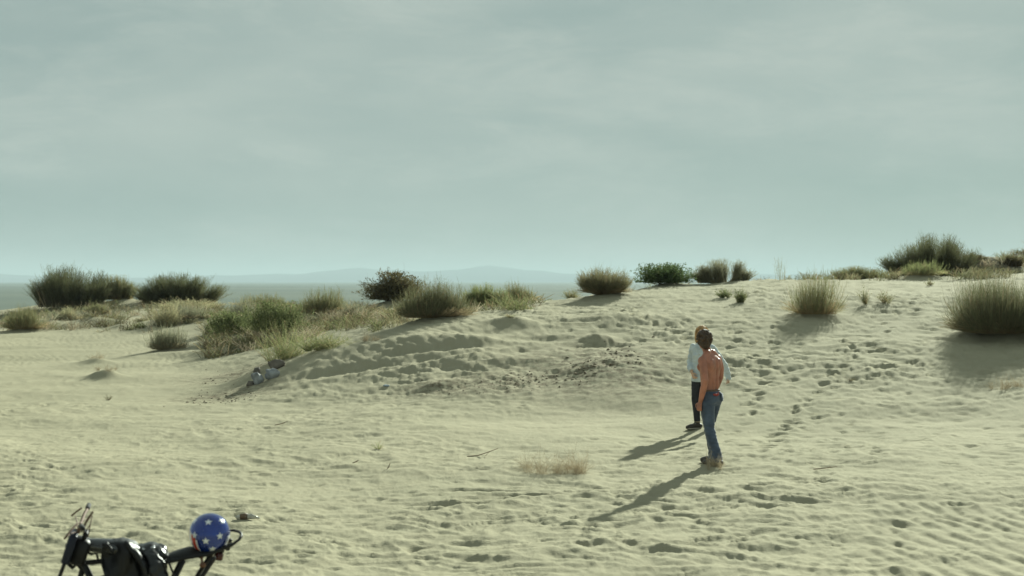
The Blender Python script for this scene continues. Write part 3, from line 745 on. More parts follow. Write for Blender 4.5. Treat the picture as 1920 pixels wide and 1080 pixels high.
        # upright shoots rising from the whole footprint of the clump, gathered in plumes
        nc = (15 if palk == 'greyplume' else 40) if n > 900 else 16
        rr = np.sqrt(rg.uniform(0, 1, nc)); az = rg.uniform(0, 2 * np.pi, nc)
        cen = np.stack([np.cos(az) * rr * W * .44, np.sin(az) * rr * W * .30, np.zeros(nc)], axis=1)
        hh = H * (1.02 - .52 * (np.abs(cen[:, 0]) / (W * .5)) ** 1.7) * rg.uniform(.58, 1.22, nc)
        m = int(n * 1.5); ci = rg.integers(0, nc, m)
        b = cen[ci] * .82 + rg.normal(0, .035 * W, (m, 3)) * (1, 1, 0); b[:, 2] = -.03
        lean = cen[ci] * (.14, .14, 0)
        t = cen[ci] + lean + rg.normal(0, 1, (m, 3)) * (.055 * W, .05 * W, 0); t[:, 2] = hh[ci] * rg.uniform(.30, 1.0, m) ** .6
        c = b * .5 + t * .5 + rg.normal(0, .03, (m, 3)); c[:, 2] = t[:, 2] * .55
        colr = shade(rg, m, pal, .08); K = 4; s = np.linspace(0, 1, K)[None, :, None]
        kk = np.clip(1 - s * 2.0, 0, 1) * .6; cc = colr[:, None] * (1 - kk) + np.array(pal[2])[None, None] * 1.3 * kk
        parts.append(ribbons(b, c, t, wb * rg.uniform(.8, 1.5, m), wb * .5, cc, K, rg))
        q = int(m * 2.0); idx = rg.integers(0, m, q); s_ = rg.uniform(.30, 1, q)[:, None]
        p = (1 - s_) ** 2 * b[idx] + 2 * s_ * (1 - s_) * c[idx] + s_ ** 2 * t[idx]
        dd = rg.normal(0, .5, (q, 3)); dd[:, 2] = .9 + rg.normal(0, .3, q); L = H * rg.uniform(.05, .15, q)[:, None]
        parts.append(ribbons(p, p + dd * L * .5, p + dd * L, np.full(q, wb * .9), wb * .45, shade(rg, q, pal, .05), 3, rg))
        nb = 20
    elif st in ('dense', 'leafy'):
        nc = {'plume': 30, 'dense': 44, 'leafy': 20}[st] if n > 600 else 12
        # limbs first, then a cloud of upright shoots or leaves round each limb's end
        d = dirs(nc, R(84)); k = lump(d) * rg.uniform(.55, 1.0, nc)
        tip = np.stack([d[:, 0] * W * .5, d[:, 1] * W * .42, d[:, 2] * H], axis=1) * k[:, None]
        if st != 'dense': tip[:, 2] = np.maximum(tip[:, 2], H * .16)
        prof = 1 - .42 * np.clip(np.abs(tip[:, 0]) / (W * .5), 0, 1) ** 1.5
        tip[:, 2] *= np.where(st == 'plume', prof, 1)
        b0 = np.stack([d[:, 0] * W * .10, d[:, 1] * W * .10, np.full(nc, -.05)], axis=1)
        woody.append(ribbons(b0, b0 * .5 + tip * .5 - (0, 0, .04), tip, np.full(nc, max(.025, px_m * .9)), max(.01, px_m * .3), shade(rg, nc, (pal[2], pal[2], pal[2]), 0), 5, rg))
        m = n; idx = rg.integers(0, nc, m)
        rad = W * (.085 if st == 'plume' else .10)
        p = tip[idx] * rg.uniform(.55, 1.0, m)[:, None] + rg.normal(0, 1, (m, 3)) * rad * (1, .8, .55)
        p[:, 2] = np.maximum(p[:, 2], .02)
        L = H * {'plume': .26, 'dense': .16, 'leafy': .30}[st] * rg.uniform(.5, 1.3, m)[:, None]
        out = p / (np.linalg.norm(p, axis=1)[:, None] + 1e-9)
        dd = out * (.45 if st != 'dense' else .8) + np.array([0, 0, .75 if st != 'dense' else .4]) + rg.normal(0, .22 if st != 'dense' else .5, (m, 3))
        top = p + dd * L
        over = top[:, 2] > H * 1.04; top[over, 2] = H * 1.04 - rg.uniform(0, .1, over.sum()) * H
        parts.append(ribbons(p, p + dd * L * .5, top, wb * rg.uniform(.8, 1.6, m), wb * .6, shade(rg, m, pal, .06), 3, rg))
        q = int(m * {'plume': 2.2, 'dense': 3.2, 'leafy': 4.0}[st]); idx = rg.integers(0, m, q); s_ = rg.uniform(.1, 1, q)[:, None]
        pp = p[idx] * (1 - s_) + top[idx] * s_ + rg.normal(0, .012, (q, 3))
        parts.append(leaves(pp, max(.03, px_m * 1.5), shade(rg, q, pal, .04), rg))
        nb = 0
    elif st in ('sparse', 'tuft'):
        d = dirs(n, R(74)); k = rg.uniform(.35, 1.05, n) * lump(d)
        t = np.stack([d[:, 0] * W * .55, d[:, 1] * W * .5, .15 * H + d[:, 2] * H * .85], axis=1) * k[:, None]
        nbase = max(3, n // 60); cen = rg.normal(0, .20 * W, (nbase, 3)) * (1, 1, 0) if st == 'sparse' else np.zeros((1, 3))
        b = cen[rg.integers(0, len(cen), n)] + rg.normal(0, .035 * W, (n, 3)) * (1, 1, 0); b[:, 2] = -.02
        t[:, :2] += b[:, :2] * .8
        c = b * .5 + t * .5; c[:, 2] = t[:, 2] * .62
        parts.append(ribbons(b, c, t, wb * rg.uniform(.8, 1.3, n), wb * .5, shade(rg, n, pal, .22), 4, rg))
        if st == 'sparse':
            q = n * 2; idx = rg.integers(0, n, q); s_ = rg.uniform(.3, 1, q)[:, None]
            pp = (1 - s_) ** 2 * b[idx] + 2 * s_ * (1 - s_) * c[idx] + s_ ** 2 * t[idx]
            parts.append(leaves(pp, max(.022, px_m * 1.1), shade(rg, q, pal, .1), rg))
        nb = 0
    else:   # twig: thin dry branching stems
        d = dirs(n, R(74)); k = rg.uniform(.25, 1.15, n)
        nbase = 12 if n > 300 else 7
        cen = rg.uniform(-1, 1, (nbase, 3)) * (.44 * W, .26 * W, 0); ci = rg.integers(0, nbase, n)
        csz = rg.uniform(.45, 1.05, nbase) * (1 - .35 * np.abs(cen[:, 0]) / (.44 * W))
        t = np.stack([d[:, 0] * W * .30, d[:, 1] * W * .30, d[:, 2] * H * 1.35 * csz[ci]], axis=1) * k[:, None] + cen[ci]
        b = cen[ci] + rg.normal(0, .06 * W, (n, 3)) * (1, 1, 0); b[:, 2] = -.02
        if nm == 'bare_sprig': t[:, :2] = b[:, :2] + rg.normal(0, .10, (n, 2)); t[:, 2] = H * rg.uniform(.5, 1, n)
        c = b * .55 + t * .45; c[:, 2] = t[:, 2] * .6; c[:, :2] += rg.normal(0, .02 * W, (n, 2))
        wt = max(.0022, px_m * .17)
        parts.append(ribbons(b, c, t, wt * rg.uniform(.8, 1.3, n), wt * .6, shade(rg, n, pal, .25), 4, rg))
        m = int(n * 1.6); idx = rg.integers(0, n, m); s_ = rg.uniform(.3, .95, m)[:, None]
        p = (1 - s_) ** 2 * b[idx] + 2 * s_ * (1 - s_) * c[idx] + s_ ** 2 * t[idx]
        dd = rg.normal(0, 1, (m, 3)); dd[:, 2] = np.abs(dd[:, 2]); L = H * rg.uniform(.05, .16, m)[:, None] / 1.4
        parts.append(ribbons(p, p + dd * L * .5 + (0, 0, .004), p + dd * L, np.full(m, wt * .8), wt * .5, shade(rg, m, pal, .2), 3, rg))
        nb = 0
    if nb:
        az = rg.uniform(0, 2 * np.pi, nb); rr = W * .16 * np.sqrt(rg.uniform(0, 1, nb))
        b = np.stack([np.cos(az) * rr, np.sin(az) * rr, np.full(nb, -.05)], axis=1)
        t = np.stack([np.cos(az) * W * .24, np.sin(az) * W * .24, H * rg.uniform(.28, .5, nb)], axis=1)
        woody.append(ribbons(b, b * .5 + t * .5 + (0, 0, .02), t, np.full(nb, max(.02, px_m * .7)), max(.006, px_m * .3), shade(rg, nb, (pal[2], pal[2], pal[2]), 0), 4, rg))
    if i == 0:   # the bare leaning branches left of the largest far shrub
        nb = 26; b = np.stack([rg.uniform(-.9, -.2, nb) * W * .45, rg.uniform(-.6, .0, nb), np.zeros(nb)], axis=1)
        t = b + np.stack([rg.uniform(-.7, -.05, nb), rg.normal(0, .2, nb), rg.uniform(.6, 1.25, nb)], axis=1)
        woody.append(ribbons(b, b * .5 + t * .5 + (0, 0, .1), t, np.full(nb, .035), .012, shade(rg, nb, ((.30, .24, .16), (.36, .30, .2), (.2, .16, .1)), .2), 4, rg))
    finish('foliage', parts, M_FOL if palk != 'tan' else M_DRY, root)
    if woody: tag(finish('woody_stems', woody, M_DRY, root), kind='stuff')
for i, ((nm, lb, box, _, st, n, palk), (x, Yd)) in enumerate(zip(B, SPOT)):
    make_bush(i, nm, lb, box, x, Yd, st, n, palk)

# sparse low weeds strewn over the far left terraces and the crest: too many and too small to count
def weeds():
    rg = np.random.default_rng(77); parts = []
    spots = []
    for (a, b_, y0, y1, n) in [(0, 420, 46, 60, 260), (420, 700, 38, 52, 170), (700, 1010, 35, 48, 120), (1040, 1900, 47.5, 56, 150), (640, 760, 33, 42, 24), (150, 470, 44, 50, 40), (385, 575, 35, 46, 170), (560, 700, 37, 46, 90), (1780, 1960, 53, 62, 90)]:
        for _ in range(n):
            pxx = rg.uniform(a, b_); Yd = nearer(pxx, rg.uniform(y0, y1)); x = (pxx - 960) / F * Yd; spots.append((x, Yd))
    for (x, Yd) in spots:
        n = rg.integers(10, 50); h_ = rg.uniform(.08, .42); g = gz(x, Yd)
        d = rg.normal(0, .5, (n, 3)) * h_; d[:, 2] = h_ * rg.uniform(.4, 1, n)
        b = np.array([[x, Yd, g - .01]]) + rg.normal(0, .12, (n, 3)) * (1, 1, 0); t = b + d
        pal = PAL[['pale', 'olive', 'greenpale', 'tan', 'brown', 'grey', 'olive', 'olivebrown'][rg.integers(0, 8)]]
        parts.append(ribbons(b, (b + t) / 2 + (0, 0, h_ * .15), t, np.full(n, .014), .008, shade(rg, n, pal, .2) * .72, 3, rg))
    o = finish('scattered_weeds', parts, M_FOL, None); tag(o, 'sparse small dry weeds strewn along the dune tops', 'weeds', kind='stuff')
weeds()

# ------------------------------------------------------------------ clods, stones and twigs
def rock_mesh(name, seed, r=(1, 1, 1), n=18, m=12, rough=.42):
    b = MB().ellipsoid((0, 0, 0), (1, 1, 1), n, m); p = np.array(b.v, float)
    k = 1 + rough * noise3(p * 1.3 + seed * 7.7, seed) + rough * .5 * noise3(p * 3.1 + seed, seed + 9)
    p = p * k[:, None]
    for q in range(7):           # a few broken flats
        d = np.array([math.sin(seed * 3 + q * 2.1), math.cos(seed * 1.7 + q * 2.6), .4 * math.sin(q + seed)]); d /= np.linalg.norm(d)
        e = p @ d; p = p - np.outer(np.maximum(e - .62, 0) * .9, d)
    b.v = [tuple(v * np.array(r)) for v in p]
    return b
M_CLOD = mat('dark_soil', (.20, .165, .11), .95, var=.3, vscale=8)
def clods(label, px0, px1, py0, py1, n, seed, smax):
    rg = np.random.default_rng(seed); V = []; Fq = []; o = 0
    base = np.array([(1, 0, 0), (-1, 0, 0), (0, 1, 0), (0, -1, 0), (0, 0, 1), (0, 0, -.4)], float)
    tri = np.array([(0, 2, 4), (2, 1, 4), (1, 3, 4), (3, 0, 4), (2, 0, 5), (1, 2, 5), (3, 1, 5), (0, 3, 5)])
    for _ in range(n):
        cx = rg.normal((px0 + px1) / 2, (px1 - px0) / 4); t_ = (cx - px0) / (px1 - px0)
        x, y = place(cx, py1 + (py0 - py1) * t_ + rg.normal(0, abs(py1 - py0) * .22 + 2))
        s = smax * rg.uniform(.15, 1) ** 2.2
        a = rg.uniform(0, 6.28); rot = np.array([[math.cos(a), -math.sin(a), 0], [math.sin(a), math.cos(a), 0], [0, 0, 1]])
        v = (base * (1, .7, .6) + rg.normal(0, .16, (6, 3))) * s @ rot.T + (x, y, gz(x, y) - s * .08)
        V.append(v); Fq.append(tri + o); o += 6
    ob = add_obj('soil_clods', mesh_np('soil_clods', np.concatenate(V), np.concatenate(Fq), False), M_CLOD)
    tag(ob, label, 'soil clods', kind='stuff')
clods('scattered dark soil clods on the slope left of the people', 1040, 1230, 655, 708, 260, 1, .055)
clods('dark crumbly crust in a band across the slope foot at centre', 840, 1060, 710, 742, 300, 2, .04)
clods('dark clods below the grey boulders at left', 340, 490, 740, 758, 150, 3, .045)
clods('crumbs of dark soil strewn left of the grey boulders', 360, 480, 690, 730, 60, 4, .04)

M_ROCK = mat('grey_stone', (.24, .25, .26), .85, var=.55, vscale=5, bump=.5, bscale=14)
M_ROCK2 = mat('dark_stone', (.15, .13, .11), .9, var=.35, vscale=6, bump=.5, bscale=14)
for (nm, lb, px, py, r, seed, m_, rz) in [
    ('boulder', 'grey angular boulder, left of the pair on the left slope', 483, 722, (.155, .15, .145), 3, M_ROCK, .4),
    ('boulder', 'larger grey boulder, right of the pair on the left slope', 512, 713, (.185, .16, .12), 5, M_ROCK, -.3),
    ('stone', 'small dark stone at the lower left of the boulder pair', 470, 726, (.11, .09, .07), 8, M_ROCK2, .2),
    ('stone', 'dark brown stone tucked behind the two boulders', 482, 706, (.12, .10, .10), 9, M_ROCK2, .9),
    ('stone', 'brown lump of stone under the green plant behind the boulders', 517, 697, (.22, .14, .12), 12, M_ROCK2, 0),
]:
    x, y = place(px, py + 2); o = rock_mesh(nm, seed, r).build(nm, m_); o.location = (x, y, gz(x, y) + r[2] * .62); o.rotation_euler = (.1, -.12, rz); tag(o, lb, nm if nm == 'stone' else 'boulder', 'stones by the slip face')

M_TWIG = mat('dead_wood', (.24, .18, .12), .9, var=.25)
for (lb, px, py, L, a, up) in [
    ('short brown stick lying on the sand below the boulders', 528, 800, .20, .15, .05),
    ('tiny reddish twig on the flat sand left of the green tuft', 667, 876, .09, .5, .03),
    ('thin upright twig stuck in sand below the green tuft', 729, 886, .06, 1.0, .06),
    ('dark broken stick on the sand right of the people', 1548, 888, .30, .0, .03),
    ('small forked stick lying left of the pale dry grass clump', 905, 862, .42, .12, .10)]:
    x, y = place(px, py); g = gz(x, y); b = MB()
    c = Vector((math.cos(a), math.sin(a) * .6, 0)) * L / 2
    b.tube([(-c.x, -c.y, .006), (-c.x * .3, -c.y * .2, .016), (c.x * .4, c.y * .5, .014 + up * .5), (c.x, c.y, .01 + up)], [.006, .0065, .0055, .003], 7)
    b.tube([(c.x * .2, c.y * .2, .016), (c.x * .5, c.y * .2 + .04, .03 + up * .4)], [.0035, .002], 6)
    o = b.build('stick', M_TWIG); o.location = (x, y, g); tag(o, lb, 'stick', 'sticks on the sand')

# ------------------------------------------------------------------ people
M_SKIN = mat('tanned_skin', (.36, .142, .092), .45, var=.28, vscale=9, bump=.12, bscale=40)
M_SKIN2 = mat('fair_skin', (.52, .32, .22), .55, var=.06, vscale=9)
M_HAIR = mat('dark_curly_hair', (.060, .036, .022), .7, var=.4, vscale=40, bump=.9, bscale=70)
M_HAIR2 = mat('auburn_hair', (.36, .215, .10), .75, var=.5, vscale=30, bump=.8, bscale=60)
M_JEAN = mat('blue_denim', (.060, .082, .125), .9, var=.35, vscale=7, bump=.3, bscale=35, sheen=.2)
M_BLACKJ = mat('black_denim', (.022, .022, .027), .9, var=.3, vscale=8, bump=.3, bscale=35)
M_SHIRT = mat('pale_blue_denim', (.48, .53, .56), .9, var=.12, vscale=8, bump=.3, bscale=40, sheen=.2)
M_RED = mat('red_cloth', (.27, .035, .028), .85, var=.2, vscale=40)
M_BELT = mat('brown_leather', (.10, .055, .03), .6)
M_BOOT = mat('dark_boot_leather', (.045, .035, .028), .6)
M_SOLE = mat('pale_rubber', (.40, .36, .29), .8)
M_EYE = mat('eye_white', (.75, .74, .70), .25); M_IRIS = mat('iris', (.06, .045, .03), .2); M_LIP = mat('lips', (.42, .16, .13), .5)

def hand(b, wrist, d, palm_n, s=1.0, curl=.5, thumb_side=1):
    """palm and five fingers as solids rooted in the wrist; d runs down the hand, palm_n is where the palm faces"""
    w = Vector(wrist); d = Vector(d).normalized(); n = Vector(palm_n); n = (n - d * n.dot(d)).normalized(); q = d.cross(n) * thumb_side
    k0 = w + d * .085 * s
    b.tube([w - d * .02 * s, w + d * .03 * s, k0], [.024 * s, .034 * s, .036 * s], 12, .5, ref=tuple(q))
    for j, (off, L) in enumerate(((.030, .072), (.010, .080), (-.010, .075), (-.029, .060))):
        p0 = k0 + q * off * s - d * .012 * s; p = [p0]; ang = .15
        dirv = d
        for seg in (.45, .32, .25):
            ang += curl * .75
            dirv = d * math.cos(ang) + n * math.sin(ang)
            p.append(p[-1] + dirv * L * seg * s)
        b.tube(p, [.0100 * s, .0095 * s, .0088 * s, .0075 * s], 8)
    p0 = w + d * .022 * s + q * .026 * s
    p1 = p0 + (d * .6 + q * .75 + n * .25) * .034 * s; p2 = p1 + (d * .85 + q * .25 + n * .45) * .032 * s; p3 = p2 + (d * .85 + n * .5) * .024 * s
    b.tube([p0, p1, p2, p3], [.014 * s, .012 * s, .0105 * s, .0085 * s], 8)

def head_parts(b, M, s=1.0):
    """skull, jaw, nose, brow, ears in head space: face looks along +y, origin at the head's middle"""
    t = MB()
    t.ellipsoid((0, -.008, .022), (.074, .094, .092), 20, 14)
    t.ellipsoid((0, .018, -.045), (.058, .066, .068), 18, 12)
    t.ellipsoid((0, .062, -.088), (.026, .022, .022), 12, 8)
    t.tube([(0, .082, .022), (0, .098, -.006), (0, .106, -.024)], [.009, .011, .014], 10)
    for sx in (-1, 1):
        t.ellipsoid((sx * .012, .095, -.027), (.010, .011, .009), 10, 6)
        t.ellipsoid((sx * .031, .074, .030), (.026, .015, .009), 12, 6)
        t.ellipsoid((sx * .042, .060, -.022), (.022, .024, .022), 12, 8)
        t.ellipsoid((sx * .076, -.004, -.008), (.009, .020, .031), 12, 8)
    t.ellipsoid((0, .083, -.055), (.022, .011, .007), 12, 6); t.ellipsoid((0, .081, -.066), (.019, .011, .007), 12, 6)
    o = len(b.v)
    for v in t.v: b.v.append(tuple(M @ (Vector(v) * s)))
    for f in t.f: b.f.append(tuple(i + o for i in f))
def face_bits(M, root, s=1.0):
    for sx in (-1, 1):
        e = MB().ellipsoid(tuple(Vector((sx * .030, .076, .006)) * s), (.012 * s, .010 * s, .0085 * s), 12, 8); e.v = [tuple(M @ Vector(v)) for v in e.v]; eo = e.build('eye', M_EYE, root)
        e = MB().ellipsoid(tuple(Vector((sx * .030, .0845, .006)) * s), (.0055 * s, .003 * s, .0055 * s), 10, 6); e.v = [tuple(M @ Vector(v)) for v in e.v]; e.build('iris', M_IRIS, eo)
    e = MB().ellipsoid(tuple(Vector((0, .0925, -.060)) * s), (.020 * s, .005 * s, .0085 * s), 14, 6); e.v = [tuple(M @ Vector(v)) for v in e.v]; e.build('lips', M_LIP, root)
def xf(b, M, t):
    o = len(b.v)
    for v in t.v: b.v.append(tuple(M @ Vector(v)))
    for f in t.f: b.f.append(tuple(i + o for i in f))

def strands(root, H, n, L, seed, cols, fall, zmin):
    rg = np.random.default_rng(seed)
    d = rg.normal(0, 1, (n * 3, 3)); d /= np.linalg.norm(d, axis=1)[:, None]
    d = d[(d[:, 2] > zmin) & ~((d[:, 1] > .35) & (d[:, 2] < .55))][:n]; n = len(d)
    b = d * (.090, .098, .098) + (0, -.022, .030)
    t = b + d * L * rg.uniform(.3, 1, n)[:, None] * .6 + rg.normal(0, L * .35, (n, 3)) + (0, 0, -fall) * rg.uniform(.3, 1, n)[:, None]
    c = (b + t) / 2 + d * L * .5
    M = np.array(H); tr = lambda p: p @ M[:3, :3].T + M[:3, 3]
    t_ = rg.uniform(0, 1, n)[:, None]; colr = np.array(cols[0]) * (1 - t_) + np.array(cols[1]) * t_
    tag(finish('loose_hair', [ribbons(tr(b), tr(c), tr(t), np.full(n, .0045), .0015, colr, 4, rg)], M_DRY, root), kind='stuff')
def man():
    x, Yd = place(1343, 879); g = gz(x, Yd)
    root = empty('person', (x, Yd, g), R(50)); k_ = (CAMZ - (621 - HOR) / F * Yd - g) / 1.80; root.scale = (k_, k_, k_); print('MAN', Yd, g, k_)
    tag(root, 'shirtless person with dark curly hair and blue jeans, seen from behind', 'person')
    b = MB()
    b.rings_z([(0, .095, .84, .13, .10), (0, .092, .90, .158, .118), (0, .098, .98, .148, .104), (0, .104, 1.08, .147, .098), (0, .102, 1.18, .160, .106), (0, .098, 1.30, .180, .116), (0, .098, 1.38, .188, .112), (0, .104, 1.435, .165, .095), (-.002, .115, 1.475, .110, .080), (-.004, .125, 1.50, .070, .066)], 28, 2.3)
    b.tube([(0, .115, 1.44), (-.004, .135, 1.51), (-.008, .160, 1.58), (-.01, .18, 1.63)], [.075, .060, .056, .056], 14)
    for sx in (-1, 1):
        b.ellipsoid((sx * .085, .012, 1.345), (.062, .030, .085), 14, 10)                # shoulder blades
        b.ellipsoid((sx * .105, .180, 1.315), (.075, .040, .060), 14, 10)               # chest
        b.ellipsoid((sx * .190, .098, 1.400), (.062, .064, .070), 14, 10)               # deltoid
        b.tube([(sx * .06, .10, 1.505), (sx * .13, .094, 1.455), (sx * .19, .098, 1.425)], [.050, .047, .045], 12)  # trapezius
        b.ellipsoid((sx * .045, .014, 1.12), (.034, .028, .15), 12, 10)                 # long back muscles
    L = [(-.195, .095, 1.41), (-.225, .055, 1.28), (-.245, .02, 1.15), (-.235, .06, 1.02), (-.215, .105, .89), (-.212, .118, .855)]
    b.tube(L, [.054, .052, .043, .046, .033, .028], 14)
    Rr = [(.195, .095, 1.42), (.228, .075, 1.29), (.245, .085, 1.16), (.225, .135, 1.04), (.195, .185, .94), (.19, .20, .905)]
    b.tube(Rr, [.054, .051, .043, .045, .033, .028], 14)
    hand(b, (-.211, .120, .850), (-.01, .22, -.97), (.95, .1, 0), 1.05, .55, -1)
    hand(b, (.188, .205, .900), (-.25, .35, -.9), (-.9, -.2, 0), 1.05, .5, 1)
    for (hx, kx, ax, sx) in (((-.085, .095, .88), (-.10, .045, .48), (-.10, -.075, .09), -1), ((.085, .095, .88), (.09, .175, .49), (.10, .10, .09), 1)):
        b.tube([hx, ((hx[0] + kx[0]) / 2, (hx[1] + kx[1]) / 2 + .01, (hx[2] + kx[2]) / 2), kx, ((kx[0] + ax[0]) / 2, (kx[1] + ax[1]) / 2 - .02, .32), ax], [.076, .060, .030, .030, .024], 14)
        b.tube([(ax[0], ax[1] - .03, .045), (ax[0] + .01 * sx, ax[1] + .08, .04), (ax[0] + .015 * sx, ax[1] + .16, .03)], [.038, .040, .030], 12)
    H = Matrix.Translation((-.012, .190, 1.668)) @ Matrix.Rotation(R(-38), 4, 'Z') @ Matrix.Rotation(R(-6), 4, 'X')
    head_parts(b, H, 1.02)
    def disp(co, no):
        gro = np.exp(-(co[:, 0] / .020) ** 2) * (co[:, 1] < .06) * sst(.92, 1.02, co[:, 2]) * (1 - sst(1.36, 1.46, co[:, 2]))
        co[:, 1] += .020 * gro
        return co + no * (.0018 * noise3(co * 22, 3))[:, None]
    body = b.remesh('body', M_SKIN, root, .0075, 4, disp)
    face_bits(H, root, 1.02)
    # hair: a thick cap broken into curls
    h_ = MB(); t = MB()
    t.ellipsoid((0, -.020, .034), (.088, .098, .098), 20, 14); t.ellipsoid((0, -.045, -.025), (.080, .066, .080), 18, 12); t.ellipsoid((0, -.055, -.075), (.058, .044, .045), 14, 10)
    rg = random.Random(4)
    for _ in range(170):
        a = rg.uniform(0, 6.283); zz = rg.uniform(-.75, 1); rr = math.sqrt(max(0, 1 - zz * zz)); p = Vector((math.cos(a) * rr * .088, math.sin(a) * rr * .098 - .024, zz * .104 + .024))
        if p.y > .045 and p.z < .07: continue
        q = rg.uniform(.013, .022); t.ellipsoid(tuple(p), (q, q, q * .9), 8, 6)
    t.v = [(v[0] * 1.1, v[1] * 1.06 - .004, v[2] * 1.06 + .004) for v in t.v]
    xf(h_, H, t)
    h_.remesh('hair', M_HAIR, root, .006, 1, lambda co, no: co + no * (.004 * noise3(co * 60, 8))[:, None])
    strands(root, H, 420, .030, 5, ((.05, .03, .02), (.12, .075, .045)), .004, -.7)
    # jeans
    j = MB()
    j.rings_z([(0, .092, .80, .150, .118), (0, .086, .87, .172, .135), (0, .090, .93, .168, .128), (0, .096, .985, .157, .113), (0, .098, 1.015, .153, .108)], 28, 2.3)
    for (hx, kx, ax) in (((-.088, .085, .86), (-.100, .045, .48), (-.100, -.070, .055)), ((.088, .085, .86), (.090, .170, .49), (.100, .100, .055))):
        mid = [(hx[i] + kx[i]) / 2 for i in range(3)]; lo = [(kx[i] + ax[i]) / 2 for i in range(3)]
        j.tube([hx, (mid[0], mid[1] + .008, mid[2]), kx, (lo[0], lo[1] - .01, lo[2]), (ax[0], ax[1], .14), ax], [.104, .092, .070, .070, .074, .082], 16, round_ends=False)
    for sx in (-1, 1): j.ellipsoid((sx * .075, .010, .895), (.082, .062, .085), 14, 10)
    def jd(co, no):
        kz = np.exp(-((co[:, 2] - .47) / .12) ** 2) + np.exp(-((co[:, 2] - .10) / .10) ** 2) * 1.2 + np.exp(-((co[:, 2] - .80) / .07) ** 2) * .7
        w = np.sin(co[:, 2] * 85 + 14 * co[:, 0] + 5 * noise3(co * 9, 4)) * .5 + noise3(co * (14, 14, 30), 6)
        return co + no * ((.004 + .007 * kz) * w * .6)[:, None]
    jo = j.remesh('jeans', M_JEAN, root, .008, 3, jd)
    for sx in (-1, 1):
        p = MB().box((sx * .072, -.046, .908), (.078, .010, .10), Matrix.Rotation(R(-6), 3, 'X') @ Matrix.Rotation(R(sx * 12), 3, 'Z'), .004); p.build('back_pocket', M_JEAN, jo)
    r_ = MB(); r_.tube([(-.040, -.060, .952), (-.080, -.056, .948), (-.120, -.036, .955)], [.012, .018, .012], 8, .6); r_.tube([(-.07, -.062, .952), (-.045, -.064, .985)], [.013, .006], 8, .6)
    r_.build('bandana', M_RED, root)['label'] = 'red cloth tucked in the back pocket'
    bl = MB(); n = 40
    ri = []
    for zz, e in ((.983, -.006), (.986, .000), (1.010, .000), (1.014, -.006)):
        ri.append([(math.copysign(abs(math.cos(2 * math.pi * k / n)) ** .87, math.cos(2 * math.pi * k / n)) * (.157 + e), .097 + math.copysign(abs(math.sin(2 * math.pi * k / n)) ** .87, math.sin(2 * math.pi * k / n)) * (.113 + e), zz) for k in range(n)])
    bl.ring_loft(ri, False).build('belt', M_BELT, root)
    for (ax, sx) in (((-.10, -.075), -1), ((.10, .10), 1)):
        s_ = MB(); s_.tube([(ax[0], ax[1] - .05, .045), (ax[0], ax[1] + .02, .055), (ax[0] + .01 * sx, ax[1] + .12, .042), (ax[0] + .015 * sx, ax[1] + .19, .032)], [.044, .050, .046, .034], 14); s_.tube([(ax[0], ax[1] - .01, .05), (ax[0], ax[1] - .01, .17)], [.050, .047], 14)
        bo = s_.remesh('boot', M_BOOT, root, .008, 2)
        MB().box((ax[0] + .006 * sx, ax[1] + .065, .007), (.088, .285, .018), None, .03).build('sole', M_BOOT, bo)
man()

